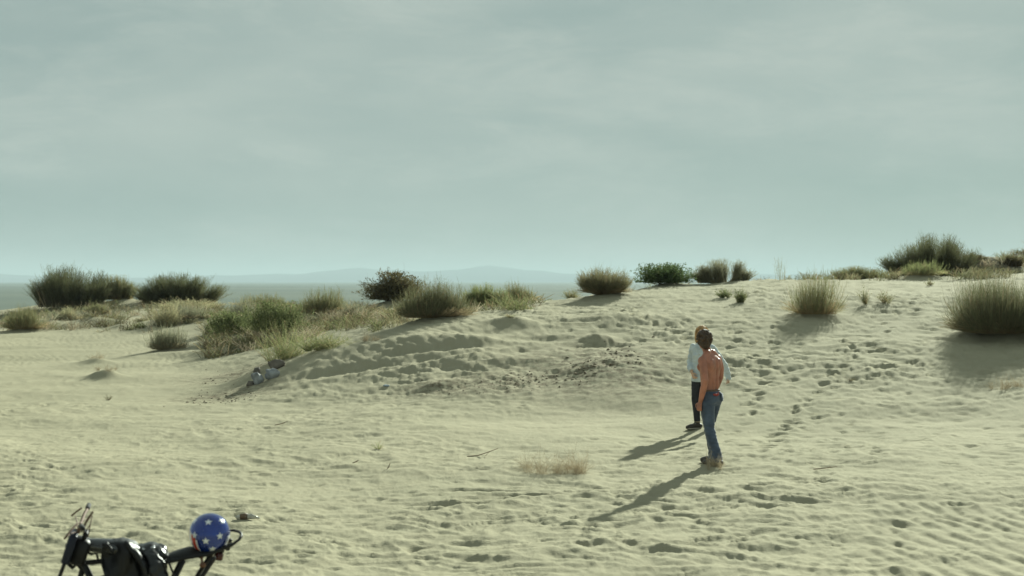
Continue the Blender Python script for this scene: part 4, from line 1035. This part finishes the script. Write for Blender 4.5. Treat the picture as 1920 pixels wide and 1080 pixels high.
def woman():
    x, Yd = place(1317, 808); g = gz(x, Yd)
    root = empty('person', (x, Yd, g), R(150)); k_ = (CAMZ - (611 - HOR) / F * Yd - g) / 1.645; root.scale = (k_, k_, k_); print('WOMAN', Yd, g, k_)
    tag(root, 'auburn haired person in pale blue denim jacket, half hidden behind shirtless person', 'person')
    b = MB()
    b.rings_z([(0, 0, .78, .12, .10), (0, 0, .86, .160, .110), (0, 0, .94, .145, .10), (0, .005, 1.03, .122, .085), (0, .01, 1.14, .128, .085), (0, .01, 1.24, .138, .086), (0, .0, 1.305, .130, .076), (0, 0, 1.345, .095, .07), (0, .005, 1.37, .058, .055)], 26, 2.2)
    b.tube([(0, 0, 1.32), (0, .01, 1.39), (0, .02, 1.46)], [.06, .047, .046], 12)
    for sx in (-1, 1):
        b.ellipsoid((sx * .150, 0, 1.28), (.040, .042, .046), 12, 8); b.ellipsoid((sx * .065, .070, 1.19), (.052, .044, .050), 12, 8)
    b.tube([(.158, 0, 1.30), (.185, -.02, 1.17), (.205, -.01, 1.05), (.165, .085, .97), (.125, .135, .91)], [.038, .035, .032, .030, .024], 12)
    b.tube([(-.158, 0, 1.30), (-.225, -.09, 1.17), (-.285, -.19, 1.03), (-.315, -.235, .92), (-.33, -.255, .84)], [.038, .035, .032, .029, .024], 12)
    hand(b, (.122, .138, .905), (-.45, .3, -.83), (-.6, -.7, 0), .92, .6, 1)
    hand(b, (-.331, -.258, .835), (-.1, -.1, -.98), (.9, .3, 0), .92, .5, -1)
    legs = (((.085, 0, .84), (.105, .03, .46), (.100, -.03, .085), 1), ((-.085, 0, .84), (-.10, .02, .46), (-.105, -.06, .085), -1))
    for (hx, kx, ax, sx) in legs:
        b.tube([hx, kx, ax], [.075, .042, .030], 14)
        b.tube([(ax[0], ax[1] - .01, .045), (ax[0] + (.07 if sx > 0 else -.02), ax[1] + .09, .035)], [.026, .018], 10)
    H = Matrix.Translation((.0, .025, 1.525)) @ Matrix.Rotation(R(8), 4, 'Z') @ Matrix.Rotation(R(-8), 4, 'X')
    head_parts(b, H, .94)
    b.remesh('body', M_SKIN2, root, .0075, 3, None); face_bits(H, root, .94)
    h_ = MB(); t = MB()
    t.ellipsoid((0, -.022, .034), (.084, .094, .090), 20, 14); t.ellipsoid((0, -.050, -.040), (.085, .060, .10), 18, 12)
    for sx in (-1, 1):
        t.tube([(sx * .055, .055, .085), (sx * .078, .045, .02), (sx * .084, .030, -.06), (sx * .080, .020, -.13), (sx * .072, .005, -.165)], [.022, .024, .028, .026, .012], 10)
        t.tube([(sx * .07, -.01, .05), (sx * .088, -.01, -.04), (sx * .088, -.02, -.14), (sx * .075, -.03, -.185)], [.026, .030, .028, .012], 10)
        t.tube([(sx * .04, -.06, .0), (sx * .05, -.085, -.10), (sx * .05, -.075, -.19)], [.04, .036, .014], 10)
    xf(h_, H, t)
    h_.remesh('hair', M_HAIR2, root, .006, 2, lambda co, no: co + no * (.0045 * noise3(co * (55, 55, 12), 8))[:, None])
    strands(root, H, 420, .030, 6, ((.42, .25, .11), (.60, .44, .25)), .11, -.5)  # strands paler than the hair: sunlit blond rim put into their colour
    j = MB()
    j.rings_z([(0, 0, .76, .176, .138), (0, 0, .80, .178, .138), (0, 0, .90, .168, .128), (0, .002, 1.02, .158, .118), (0, .008, 1.14, .162, .120), (0, .008, 1.24, .172, .118), (0, .0, 1.315, .160, .102), (0, -.002, 1.355, .105, .082), (0, 0, 1.375, .078, .072)], 28, 2.3)
    for sx in (-1, 1): j.ellipsoid((sx * .155, 0, 1.295), (.060, .064, .066), 12, 8); j.ellipsoid((sx * .065, .085, 1.18), (.066, .052, .070), 12, 8)
    j.tube([(.160, 0, 1.305), (.190, -.02, 1.17), (.212, -.01, 1.045), (.172, .085, .970), (.140, .120, .935)], [.056, .056, .054, .050, .044], 14, round_ends=False)
    j.tube([(-.160, 0, 1.305), (-.228, -.09, 1.17), (-.290, -.19, 1.03), (-.318, -.235, .92), (-.334, -.26, .82), (-.340, -.268, .785)], [.056, .055, .055, .054, .048, .040], 14, round_ends=False)
    def jd(co, no):
        w = noise3(co * (11, 11, 20), 6) + .5 * np.sin(co[:, 2] * 70 + 8 * co[:, 0] + 4 * noise3(co * 8, 2))
        return co + no * (.0075 * w)[:, None]
    jo = j.remesh('jacket', M_SHIRT, root, .008, 3, jd)
    cl = MB(); cl.torus((0, .002, 1.375), (0, .25, 1), .078, .016, 24, 8); cl.v = [(v[0], v[1], v[2] + .012 * (v[1] < 0)) for v in cl.v]; cl.build('collar', M_SHIRT, jo)
    pk = MB(); pk.box((0, .126, 1.06), (.030, .008, .56), Matrix.Rotation(R(1), 3, 'X'), .003); pk.build('button_placket', M_SHIRT, jo)
    for k in range(6): MB().ellipsoid((0, .132, .83 + k * .09), (.008, .004, .008), 10, 6).build('button', M_SOLE, jo)
    p = MB()
    p.rings_z([(0, 0, .74, .140, .115), (0, -.004, .82, .168, .125), (0, 0, .90, .158, .115), (0, 0, .95, .150, .108)], 26, 2.2)
    for (hx, kx, ax, sx) in legs:
        p.tube([(hx[0], hx[1], .82), ((hx[0] + kx[0]) / 2, .015, .64), kx, ((kx[0] + ax[0]) / 2, -.01, .27), (ax[0], ax[1], .10)], [.096, .082, .064, .056, .050], 14, round_ends=False)
    p.remesh('trousers', M_BLACKJ, root, .008, 3, lambda co, no: co + no * (.004 * noise3(co * (12, 12, 26), 4))[:, None])
    for (hx, kx, ax, sx) in legs:
        d = Vector((.62 * sx, .78, 0)) if sx > 0 else Vector((-.2, .98, 0))
        A = Vector((ax[0], ax[1], 0)); s_ = MB()
        s_.tube([A - d * .05 + Vector((0, 0, .045)), A + d * .03 + Vector((0, 0, .052)), A + d * .12 + Vector((0, 0, .040)), A + d * .18 + Vector((0, 0, .030))], [.042, .045, .041, .030], 12)
        s_.tube([A + Vector((0, 0, .05)), A + Vector((0, 0, .12))], [.044, .043], 12)
        so = s_.remesh('shoe', M_BOOT, root, .008, 2)
        ang = math.atan2(-d.x, d.y); c = A + d * .06
        MB().box((c.x, c.y, .008), (.086, .27, .020), Matrix.Rotation(ang, 3, 'Z'), .03).build('sole', M_SOLE, so)
        n_ = MB()
        for k in range(3):
            q = A + d * (.045 + .03 * k); w = Vector((-d.y, d.x, 0)) * .03
            n_.tube([q - w + Vector((0, 0, .080 - .010 * k)), q + Vector((0, 0, .094 - .010 * k)), q + w + Vector((0, 0, .080 - .010 * k))], .005, 6)
        n_.build('laces', M_SOLE, so)
        MB().torus((A.x, A.y, .115), (0, 0, 1), .044, .010, 20, 8).build('sock_cuff', mat('beige_sock', (.42, .34, .25), .9), so)
woman()

# ------------------------------------------------------------------ motorcycle and what lies on it
BY = 8.8
BOX = (250 - 960) / F * BY; BA = R(15)       # the bike stands square to the sight line, nose to the left
BM = Matrix.Translation((BOX, BY, 0)) @ Matrix.Rotation(BA, 4, 'Z')
def bk(zx, zy, dy=0.0):
    """side elevation of the motorcycle measured off the photograph: along, across, up"""
    u = (80 + zx / 4.364 - 960) / F; py = 920 + zy / 4.364
    s_ = (u * BY - BOX) / (math.cos(BA) - u * math.sin(BA)); Yp = BY + s_ * math.sin(BA)
    return Vector((s_, dy, CAMZ - (py - HOR) / F * Yp))
def bike():
    ox = 0.0; g = gz(BOX, BY)
    root = empty('motorcycle', (BOX, BY, g), BA)
    tag(root, 'stripped black motorcycle at lower left, cut by the bottom picture edge', 'motorcycle')
    def P(zx, zy, dy=0.0):
        v = bk(zx, zy, dy); return (v.x - ox, v.y, v.z - g)
    BLK = mat('black_paint', (.008, .008, .009), .5, var=.3, vscale=14, spec=.3)
    DRK = mat('dark_metal', (.020, .018, .017), .5, .5, var=.3, vscale=20)
    RUB = mat('rubber', (.015, .015, .015), .85)
    CHR = mat('chrome', (.62, .62, .62), .18, 1.0)
    NAVY = mat('navy_plate', (.012, .015, .028), .5, spec=.3)
    RUST = mat('rusty_wire', (.10, .055, .035), .7, .3)
    SEAT = mat('black_vinyl', (.008, .008, .008), .55, spec=.3, bump=.2, bscale=30)
    AMB = mat('amber_lens', (.10, .035, .01), .25); RLENS = mat('red_lens', (.06, .008, .006), .25)
    wr = .29; p1 = P(222, 480); p2 = P(140, 698); fx = p1[0] + (p2[0] - p1[0]) * (p1[2] - wr) / (p1[2] - p2[2]); rx = P(1180, 0)[0]
    for (nm, wx, wd) in (('wheel', fx, .045), ('wheel', rx, .058)):
        w = empty(nm, (wx, 0, wr)); w.parent = root
        MB().torus((0, 0, 0), (0, 1, 0), wr - wd, wd, 48, 12).build('tyre', RUB, w)
        MB().torus((0, 0, 0), (0, 1, 0), wr - wd * 1.95, .014, 48, 8).build('rim', DRK, w)
        h_ = MB(); h_.tube([(0, -.055, 0), (0, .055, 0)], [.038, .038], 14)
        for k in range(28):
            a = 2 * math.pi * k / 28; s_ = .045 if k % 2 else -.045; a2 = a + (.28 if k % 4 < 2 else -.28)
            h_.tube([(math.cos(a2) * .034, s_, math.sin(a2) * .034), (math.cos(a) * (wr - wd * 2), 0, math.sin(a) * (wr - wd * 2))], .0018, 5)
        h_.build('hub_and_spokes', DRK, w)
        MB().torus((0, .05, 0), (0, 1, 0), .09, .006, 30, 6).build('brake_disc', DRK, w)
    # fork, steering head, front plate
    for s_ in (-1, 1):
        top = P(222, 480, s_ * .085); lo = (fx, s_ * .085, wr)
        mid = tuple(Vector(top).lerp(Vector(lo), .55))
        f = MB().tube([top, mid], [.011, .011], 12); f.tube([mid, lo], [.016, .019], 12); f.build('fork_leg', DRK, root)
    c = P(240, 450); ang = R(17)
    m3 = Matrix.Rotation(ang, 3, 'Y')
    MB().box((c[0] - .01, -.02, c[2]), (.052, .25, .190), m3, .010).build('front_plate', NAVY, root)
    c2 = P(305, 490); hb = MB(); hb.box((c2[0], 0, c2[2]), (.105, .17, .165), m3, .02)
    hb.box((P(350, 355)[0], -.02, P(350, 355)[2]), (.030, .12, .050), m3, .008)
    hb.tube([P(300, 590), P(330, 640), P(310, 700)], [.026, .022, .018], 10)
    hb.tube([P(200, 590), P(245, 630), P(275, 600)], [.012, .014, .012], 8)
    hb.build('headlight_housing', BLK, root)
    lens_ = MB().tube([(c[0] - .035, 0, c[2] - .03), (c[0] - .040, 0, c[2] - .03)], [.046, .046], 20, round_ends=False); lens_.build('headlight', mat('dusty_glass', (.10, .10, .10), .2), root)
    # handlebar seen end on, with its levers, mirror stalk and cables
    hbm = MB(); a0 = P(300, 320, 0)
    hbm.tube([P(335, 215, -.34), P(320, 250, -.26), P(300, 310, -.12), a0, P(300, 310, .12), P(325, 250, .26), P(350, 215, .34)], .0105, 10)
    ho = hbm.build('handlebar', RUST, root)
    for s_ in (-1, 1):
        MB().tube([P(335 if s_ < 0 else 350, 215, s_ * .34), P(355, 208, s_ * .45)], .016, 10).build('grip', RUB, ho)
        MB().tube([P(300, 205, s_ * .30), P(250, 250, s_ * .36), P(212, 292, s_ * .42)], [.006, .006, .007], 8).build('lever', RUST, ho)
    MB().tube([P(360, 215, -.28), P(392, 160, -.28), P(424, 115, -.28)], [.006, .008, .005], 8).build('mirror_stalk', RUST, ho)
    cb = MB()
    for pts in ([(300, 205, -.3), (345, 200, -.2), (395, 202, -.1)], [(300, 205, -.28), (290, 260, -.1), (300, 320, -.05)], [(340, 212, -.26), (318, 270, -.16), (325, 330, -.04)], [(375, 200, -.24), (350, 260, -.18), (340, 335, -.06)], [(402, 230, -.2), (372, 280, -.14), (362, 345, -.05)],
                [(212, 292, -.40), (255, 300, -.2), (300, 322, -.06)], [(255, 250, .2), (275, 285, .1), (295, 330, 0)], [(400, 228, .1), (385, 300, .06), (370, 380, 0)], [(285, 270, -.2), (330, 260, -.24), (362, 215, -.26)]):
        cb.tube([P(*p) for p in pts], .0034, 6)
    cb.build('control_cables', RUST, root)
    # frame
    fr = MB(); fr.tube([P(330, 450), P(520, 480), P(700, 500)], [.030, .030, .030], 14)
    fr.tube([P(300, 590), P(380, 588), P(470, 578), P(640, 590)], [.016, .016, .016, .016], 10)
    fr.tube([P(360, 500), P(400, 520), P(440, 512), P(455, 570)], [.008, .009, .008, .007], 8)
    for s_ in (-1, 1):
        fr.tube([P(320, 560, s_ * .03), P(430, 800, s_ * .09), P(520, 1050, s_ * .10), P(900, 1060, s_ * .10), P(980, 820, s_ * .09), P(1000, 560, s_ * .08)], .015, 10)
        fr.tube([P(1000, 900, s_ * .09), (rx, s_ * .09, wr)], .017, 10)
    fr.tube([P(345, 625), P(350, 612)], .008, 6)
    fr.build('frame', BLK, root)
    tk = MB(); tk.tube([P(350, 440), P(440, 448), P(540, 462), P(640, 470)], [.038, .046, .055, .06], 18, 1.5); tk.remesh('fuel_tank', mat('tank_paint', (.016, .016, .018), .18, coat=.6), root, .008, 2)
    en = MB(); en.tube([P(640, 960, -.10), P(640, 960, .10)], [.10, .10], 20); en.tube([P(560, 900), P(520, 760)], [.065, .06], 16)
    for k in range(6):
        p = Vector(P(560, 900)).lerp(Vector(P(515, 745)), k / 5); en.torus(tuple(p), (-.2, 0, 1), .058, .010, 20, 6)
    en.tube([P(760, 930, -.08), P(760, 930, .08)], [.085, .085], 18)
    en.build('engine', DRK, root)
    ex = MB(); ex.tube([P(500, 800, -.06), P(430, 900, -.10), P(520, 1080, -.13), P(900, 1060, -.14), P(1300, 980, -.16)], [.018, .018, .018, .028, .032], 12); ex.build('exhaust', CHR, root)
    # seat rail sweeping up to the tail loop
    st = MB()
    for s_ in (-1, 1):
        st.tube([P(900, 590, s_ * .075), P(1050, 555, s_ * .08), P(1180, 525, s_ * .085), P(1330, 500, s_ * .09), P(1450, 460, s_ * .09), P(1540, 425, s_ * .075)], .014, 10)
    st.build('seat_rail', BLK, root)
    se = MB(); se.tube([P(1030, 555), P(1120, 528), P(1200, 505), P(1320, 500), P(1430, 470)], [.030, .036, .036, .032, .026], 16, 2.6, ref=(0, 0, 1)); se.remesh('seat', SEAT, root, .008, 3)
    lp = MB(); lp.tube([P(1430, 452, -.08), P(1540, 425, -.085), P(1600, 385, -.075), P(1624, 358, -.04), P(1622, 350, 0), P(1612, 346, .04), P(1570, 342, .075), P(1530, 345, .085), P(1480, 400, .085)], .0095, 10)
    lp.build('grab_rail', BLK, root)
    for s_ in (-1, 1):
        MB().tube([P(1395, 530, s_ * .10), P(1290, 690, s_ * .10), P(1215, 820, s_ * .10)], [.016, .014, .016], 10).build('shock_absorber', DRK, root)
        MB().tube([P(1150, 560, s_ * .09), P(1080, 700, s_ * .09), P(1040, 800, s_ * .09)], .013, 10).build('frame_stay', BLK, root)
        q = MB(); q.tube([P(1295, 520, s_ * .09), P(1300, 565, s_ * .13)], [.008, .008], 8); q.ellipsoid(P(1303, 570, s_ * .15), (.022, .026, .020), 12, 8); q.build('turn_signal', AMB, root)
    tl = MB(); tl.box(P(1440, 530), (.052, .11, .050), Matrix.Rotation(R(12), 3, 'Y'), .008); tl.build('tail_light', RLENS, root)
    br = MB(); br.box(P(1440, 490), (.07, .05, .02), None, .004); br.box(P(1512, 465), (.030, .09, .026), None, .006); br.build('tail_bracket', BLK, root)
    fd = MB(); n = 16; ri = []
    for k in range(n + 1):
        a = R(20) + R(115) * k / n; ri.append([(rx + math.cos(a) * rr, yy, wr + math.sin(a) * rr) for rr, yy in ((wr + .02, -.075), (wr + .035, 0), (wr + .02, .075), (wr + .016, .075), (wr + .031, 0), (wr + .016, -.075))])
    fd.ring_loft(ri).build('rear_mudguard', BLK, root)
    ks = MB(); ks.tube([P(780, 1080, -.11), (P(700, 0)[0], -.27, .012)], .011, 8); ks.tube([(P(700, 0)[0] - .03, -.27, .008), (P(700, 0)[0] + .05, -.29, .008)], .012, 8); ks.build('kickstand', DRK, root)
    ch = MB(); ch.tube([P(760, 880, .1), (rx, .07, wr + .07)], .006, 6); ch.tube([P(760, 990, .1), (rx, .07, wr - .07)], .006, 6); ch.build('chain', DRK, root)

    # ---------------- leather jacket thrown over the tank, a black bag behind it
    LEA = mat('black_leather', (.008, .008, .009), .42, var=.3, vscale=12, bump=.5, bscale=22, spec=.3)
    o3 = bk(680, 480); jk = empty('leather_jacket', BM @ o3, BA); tag(jk, 'black leather jacket draped over the motorcycle tank', 'jacket')
    def Q(zx, zy, dy): return bk(zx, zy, dy) - o3
    # draped sheet: for stations along the bike, an arch over the tank hanging on both sides
    st_ = [(490, 424, 560), (520, 412, 700), (570, 404, 800), (640, 400, 830), (700, 404, 840), (745, 430, 830), (790, 470, 800), (835, 520, 760), (872, 575, 700)]
    NS, NA = 44, 40; Vv = []
    zx_ = np.linspace(490, 872, NS); tops = np.interp(zx_, [s[0] for s in st_], [s[1] for s in st_]); bots = np.interp(zx_, [s[0] for s in st_], [s[2] for s in st_])
    for i in range(NS):
        for j in range(NA):
            a = -1 + 2 * j / (NA - 1); s_ = abs(a)
            half = .085 + .020 * math.sin(zx_[i] * .02)
            if s_ < .35: dy = math.copysign(half * math.sin(s_ / .35 * math.pi / 2), a); zz = tops[i] + 26 * (1 - math.cos(s_ / .35 * math.pi / 2))
            else:
                k = (s_ - .35) / .65; dy = math.copysign(half + .030 * k + .012 * math.sin(k * 4 + zx_[i] * .03), a); zz = tops[i] + 26 + (bots[i] - tops[i] - 26) * k
            Vv.append(Q(zx_[i] + 40 * (s_ > .35) * ((s_ - .35) / .65) * (zx_[i] - 600) / 300, zz, dy))
    Vv = np.array([tuple(v) for v in Vv]); 
    nn = noise3(Vv * (16, 16, 7), 3) + .6 * noise3(Vv * (34, 30, 15), 5)
    Vv = Vv + np.stack([.010 * nn, np.sign(Vv[:, 1]) * .014 * nn, .006 * nn], axis=1)
    q = (np.arange(NS - 1)[:, None] * NA + np.arange(NA - 1)[None, :]).ravel()
    me = mesh_np('leather', Vv, np.stack([q, q + 1, q + NA + 1, q + NA], axis=1)); sh = add_obj('leather', me, LEA, jk)
    so = sh.modifiers.new('t', 'SOLIDIFY'); so.thickness = .006
    sl = MB(); sl.tube([Q(700, 420, -.10), Q(760, 480, -.125), Q(820, 560, -.135), Q(850, 660, -.14), Q(840, 760, -.14)], [.035, .042, .044, .040, .032], 14, .55, ref=(0, 1, 0))
    sl.remesh('sleeve', LEA, jk, .008, 2, lambda co, no: co + no * (.007 * noise3(co * 28, 4))[:, None])
    cu = MB(); cu.tube([Q(505, 420, -.09), Q(540, 432, -.11), Q(575, 470, -.12)], [.014, .016, .012], 10, .6); cu.build('collar', LEA, jk)
    o3 = bk(950, 560); bg_ = empty('saddle_bag', BM @ o3, BA); tag(bg_, 'shiny black leather bag on the motorcycle between jacket and helmet', 'bag')
    bb = MB()
    bb.tube([Q(800, 500, 0), Q(880, 500, 0), Q(960, 520, 0), Q(1010, 560, 0)], [.045, .062, .060, .035], 16, 1.7, ref=(0, 0, 1))
    for s_ in (-1, 1): bb.tube([Q(880, 500, s_ * .08), Q(930, 580, s_ * .135), Q(960, 680, s_ * .145), Q(985, 740, s_ * .14)], [.045, .056, .056, .04], 14, .6, ref=(1, 0, 0))
    bb.remesh('leather', mat('glossy_black_leather', (.008, .008, .009), .28, var=.3, vscale=12, bump=.5, bscale=25), bg_, .008, 2, lambda co, no: co + no * (.010 * noise3(co * 20, 7) + .005 * noise3(co * 45, 9))[:, None])
    fl = MB(); fl.tube([Q(985, 470, -.12), Q(1010, 500, -.15), Q(1050, 600, -.16), Q(1085, 690, -.16)], [.012, .016, .016, .010], 10, .4, ref=(0, 1, 0)); fl.build('flap', LEA, bg_)
    for (a, c) in ((830, 462), (900, 448), (945, 468)):
        MB().box(Q(a, c, -.06), (.026, .022, .010), Matrix.Rotation(R(20), 3, 'X'), .003).build('buckle', CHR, bg_)

    # ---------------- helmet
    hc = bk(1365, 352, 0); hr = .0395 / 39.5 * 39.5 * 1.0
    HR = 170 / 4.364 / F * BY
    hm = empty('helmet', BM @ Vector((hc.x, 0, hc.z - HR * .86)), BA); tag(hm, 'glossy blue helmet with white stars resting on the motorcycle tail', 'helmet')
    ce = Vector((0, 0, HR * .86))
    BLUE = mat('candy_blue_paint', (.007, .034, .24), .10, .55, coat=1.0, var=.25, vscale=6)
    WHT = mat('white_paint', (.70, .71, .72), .2, coat=.8); REDP = mat('red_paint', (.50, .06, .03), .2, coat=.8)
    n, m = 64, 32; V = []; Fc = []; mi = []
    def S(az, el, k=1.0):
        low = 1.0 - .05 * max(0, -math.sin(el)) ** 1.5
        return ce + Vector((math.sin(az) * math.cos(el) * HR * low, -math.cos(az) * math.cos(el) * HR * low * 1.06, math.sin(el) * HR)) * k
    e0 = -52
    for i in range(m + 1):
        el = R(e0) + (R(90) - R(e0)) * i / m
        for j in range(n): V.append(tuple(S(2 * math.pi * j / n, el)))
    for i in range(m):
        el = math.degrees(R(e0) + (R(90) - R(e0)) * (i + .5) / m)
        for j in range(n):
            az = (360 * (j + .5) / n + 180) % 360 - 180
            Fc.append((i * n + j, i * n + (j + 1) % n, (i + 1) * n + (j + 1) % n, (i + 1) * n + j))
            k = 0
            if -135 < az < -38 and el < -8 - (az + 38) * .25 * -1 * 0 + min(26, (-38 - az) * .75) - 4:
                k = 1 + int((az + 180) // 17) % 2
            mi.append(k)
    me = bpy.data.meshes.new('shell'); me.from_pydata(V, [], Fc); me.update()
    for mm_ in (BLUE, WHT, REDP): me.materials.append(mm_)
    me.polygons.foreach_set('material_index', np.array(mi, dtype=np.int32)); me.polygons.foreach_set('use_smooth', np.ones(len(Fc), dtype=bool))
    so_ = add_obj('shell', me, None, hm); md = so_.modifiers.new('t', 'SOLIDIFY'); md.thickness = .012; md.offset = -1
    ri = []
    for k in range(49):
        a = 2 * math.pi * k / 48; c_ = S(a, R(e0)); ri.append(c_)
    tr = MB().tube([tuple(p) for p in ri], .0065, 8, round_ends=False); tr.build('edge_trim', RUB, hm)
    MB().ellipsoid(tuple(ce + Vector((0, 0, -.005))), (HR * .86, HR * .9, HR * .84), 24, 14).build('lining', RUB, hm)
    spots = [(-48, 5), (-13, -10), (27, 2), (66, -8), (104, 4), (142, -8), (180, 4), (-160, -6), (-7, 46), (50, 44), (108, 46), (166, 44), (-75, 44), (-132, 46), (8, -38), (52, -36), (96, -38), (140, -36)]
    for (az, el) in spots:
        c_ = S(R(az), R(el), 1.0); nrm = (c_ - ce).normalized(); u = Vector((0, 0, 1)).cross(nrm).normalized(); w = nrm.cross(u)
        Rr = .0265; pts = []
        for k in range(10):
            a = math.pi / 2 + k * math.pi / 5; q_ = Rr if k % 2 == 0 else Rr * .42
            pts.append((math.cos(a) * q_, math.sin(a) * q_))
        vv = []; ff = []
        def on(a, b, kk):
            d_ = (c_ + u * a + w * b - ce); az2 = math.atan2(d_.x, -d_.y / 1.06); el2 = math.asin(max(-1, min(1, d_.z / d_.length))); return tuple(S(az2, el2, kk))
        vv.append(on(0, 0, 1.011)); vv += [on(a * .5, b * .5, 1.011) for a, b in pts]; vv += [on(a, b, 1.010) for a, b in pts]; vv += [on(a, b, .998) for a, b in pts]
        for k in range(10):
            k2 = (k + 1) % 10; ff += [(0, 1 + k, 1 + k2), (1 + k, 11 + k, 11 + k2, 1 + k2), (11 + k, 21 + k, 21 + k2, 11 + k2)]
        ms = bpy.data.meshes.new('star'); ms.from_pydata(vv, [], ff); ms.update(); add_obj('star', ms, WHT, hm)
    stp = MB(); stp.tube([tuple(S(R(-60), R(-50))), tuple(ce + Vector((-.05, -.06, -HR * .95))), tuple(ce + Vector((.0, -.06, -HR * 1.02)))], .005, 6, 2.0); stp.build('chin_strap', RUB, hm)
bike()

# ------------------------------------------------------------------ litter
x, y = place(464, 986); g = gz(x, y)
lt = empty('crushed_bottle', (x, y, g), .12); tag(lt, 'crushed pale plastic bottle lying on sand right of the helmet', 'litter')
PL = mat('scuffed_plastic', (.42, .40, .34), .25, coat=.3, var=.3, vscale=30); PB = mat('brown_label', (.13, .085, .05), .6, var=.3, vscale=30)
MB().tube([(-.10, 0, .024), (-.03, 0, .030), (.04, 0, .030), (.075, .004, .022), (.10, .006, .014)], [.024, .030, .029, .020, .010], 14, .7, ref=(0, 0, 1)).remesh('bottle_body', PL, lt, .005, 1, lambda co, no: co + no * (.006 * noise3(co * 45, 4))[:, None])
MB().tube([(-.075, 0, .026), (-.03, 0, .031), (.0, 0, .031)], [.0295, .034, .033], 14, .72, ref=(0, 0, 1), round_ends=False).build('wrapper', PB, lt)
MB().tube([(.098, .006, .014), (.113, .007, .013)], [.013, .013], 10).build('cap', PL, lt)
x, y = place(725, 732); g = gz(x, y)
o = rock_mesh('plastic_scrap', 6, (.085, .05, .022), 12, 8, .4).build('plastic_scrap', mat('bluish_plastic', (.38, .44, .50), .3)); o.location = (x, y, g + .012); tag(o, 'tiny bluish plastic scrap at the foot of the dune slope', 'litter')

# ------------------------------------------------------------------ the air
def haze():
    b = MB(); b.box((0, 0, 65), (108000, 108000, 210)); me = b.mesh('haze', False)
    m = bpy.data.materials.new('hazy_air'); m.use_nodes = True; t = m.node_tree; t.nodes.clear()
    o = t.nodes.new('ShaderNodeOutputMaterial'); v = t.nodes.new('ShaderNodeVolumePrincipled')
    v.inputs['Color'].default_value = (.54, .66, .71, 1); v.inputs['Density'].default_value = 1.45e-4; v.inputs['Anisotropy'].default_value = .05
    t.links.new(v.outputs[0], o.inputs['Volume'])
    tag(add_obj('haze', me, m), kind='stuff')
haze()
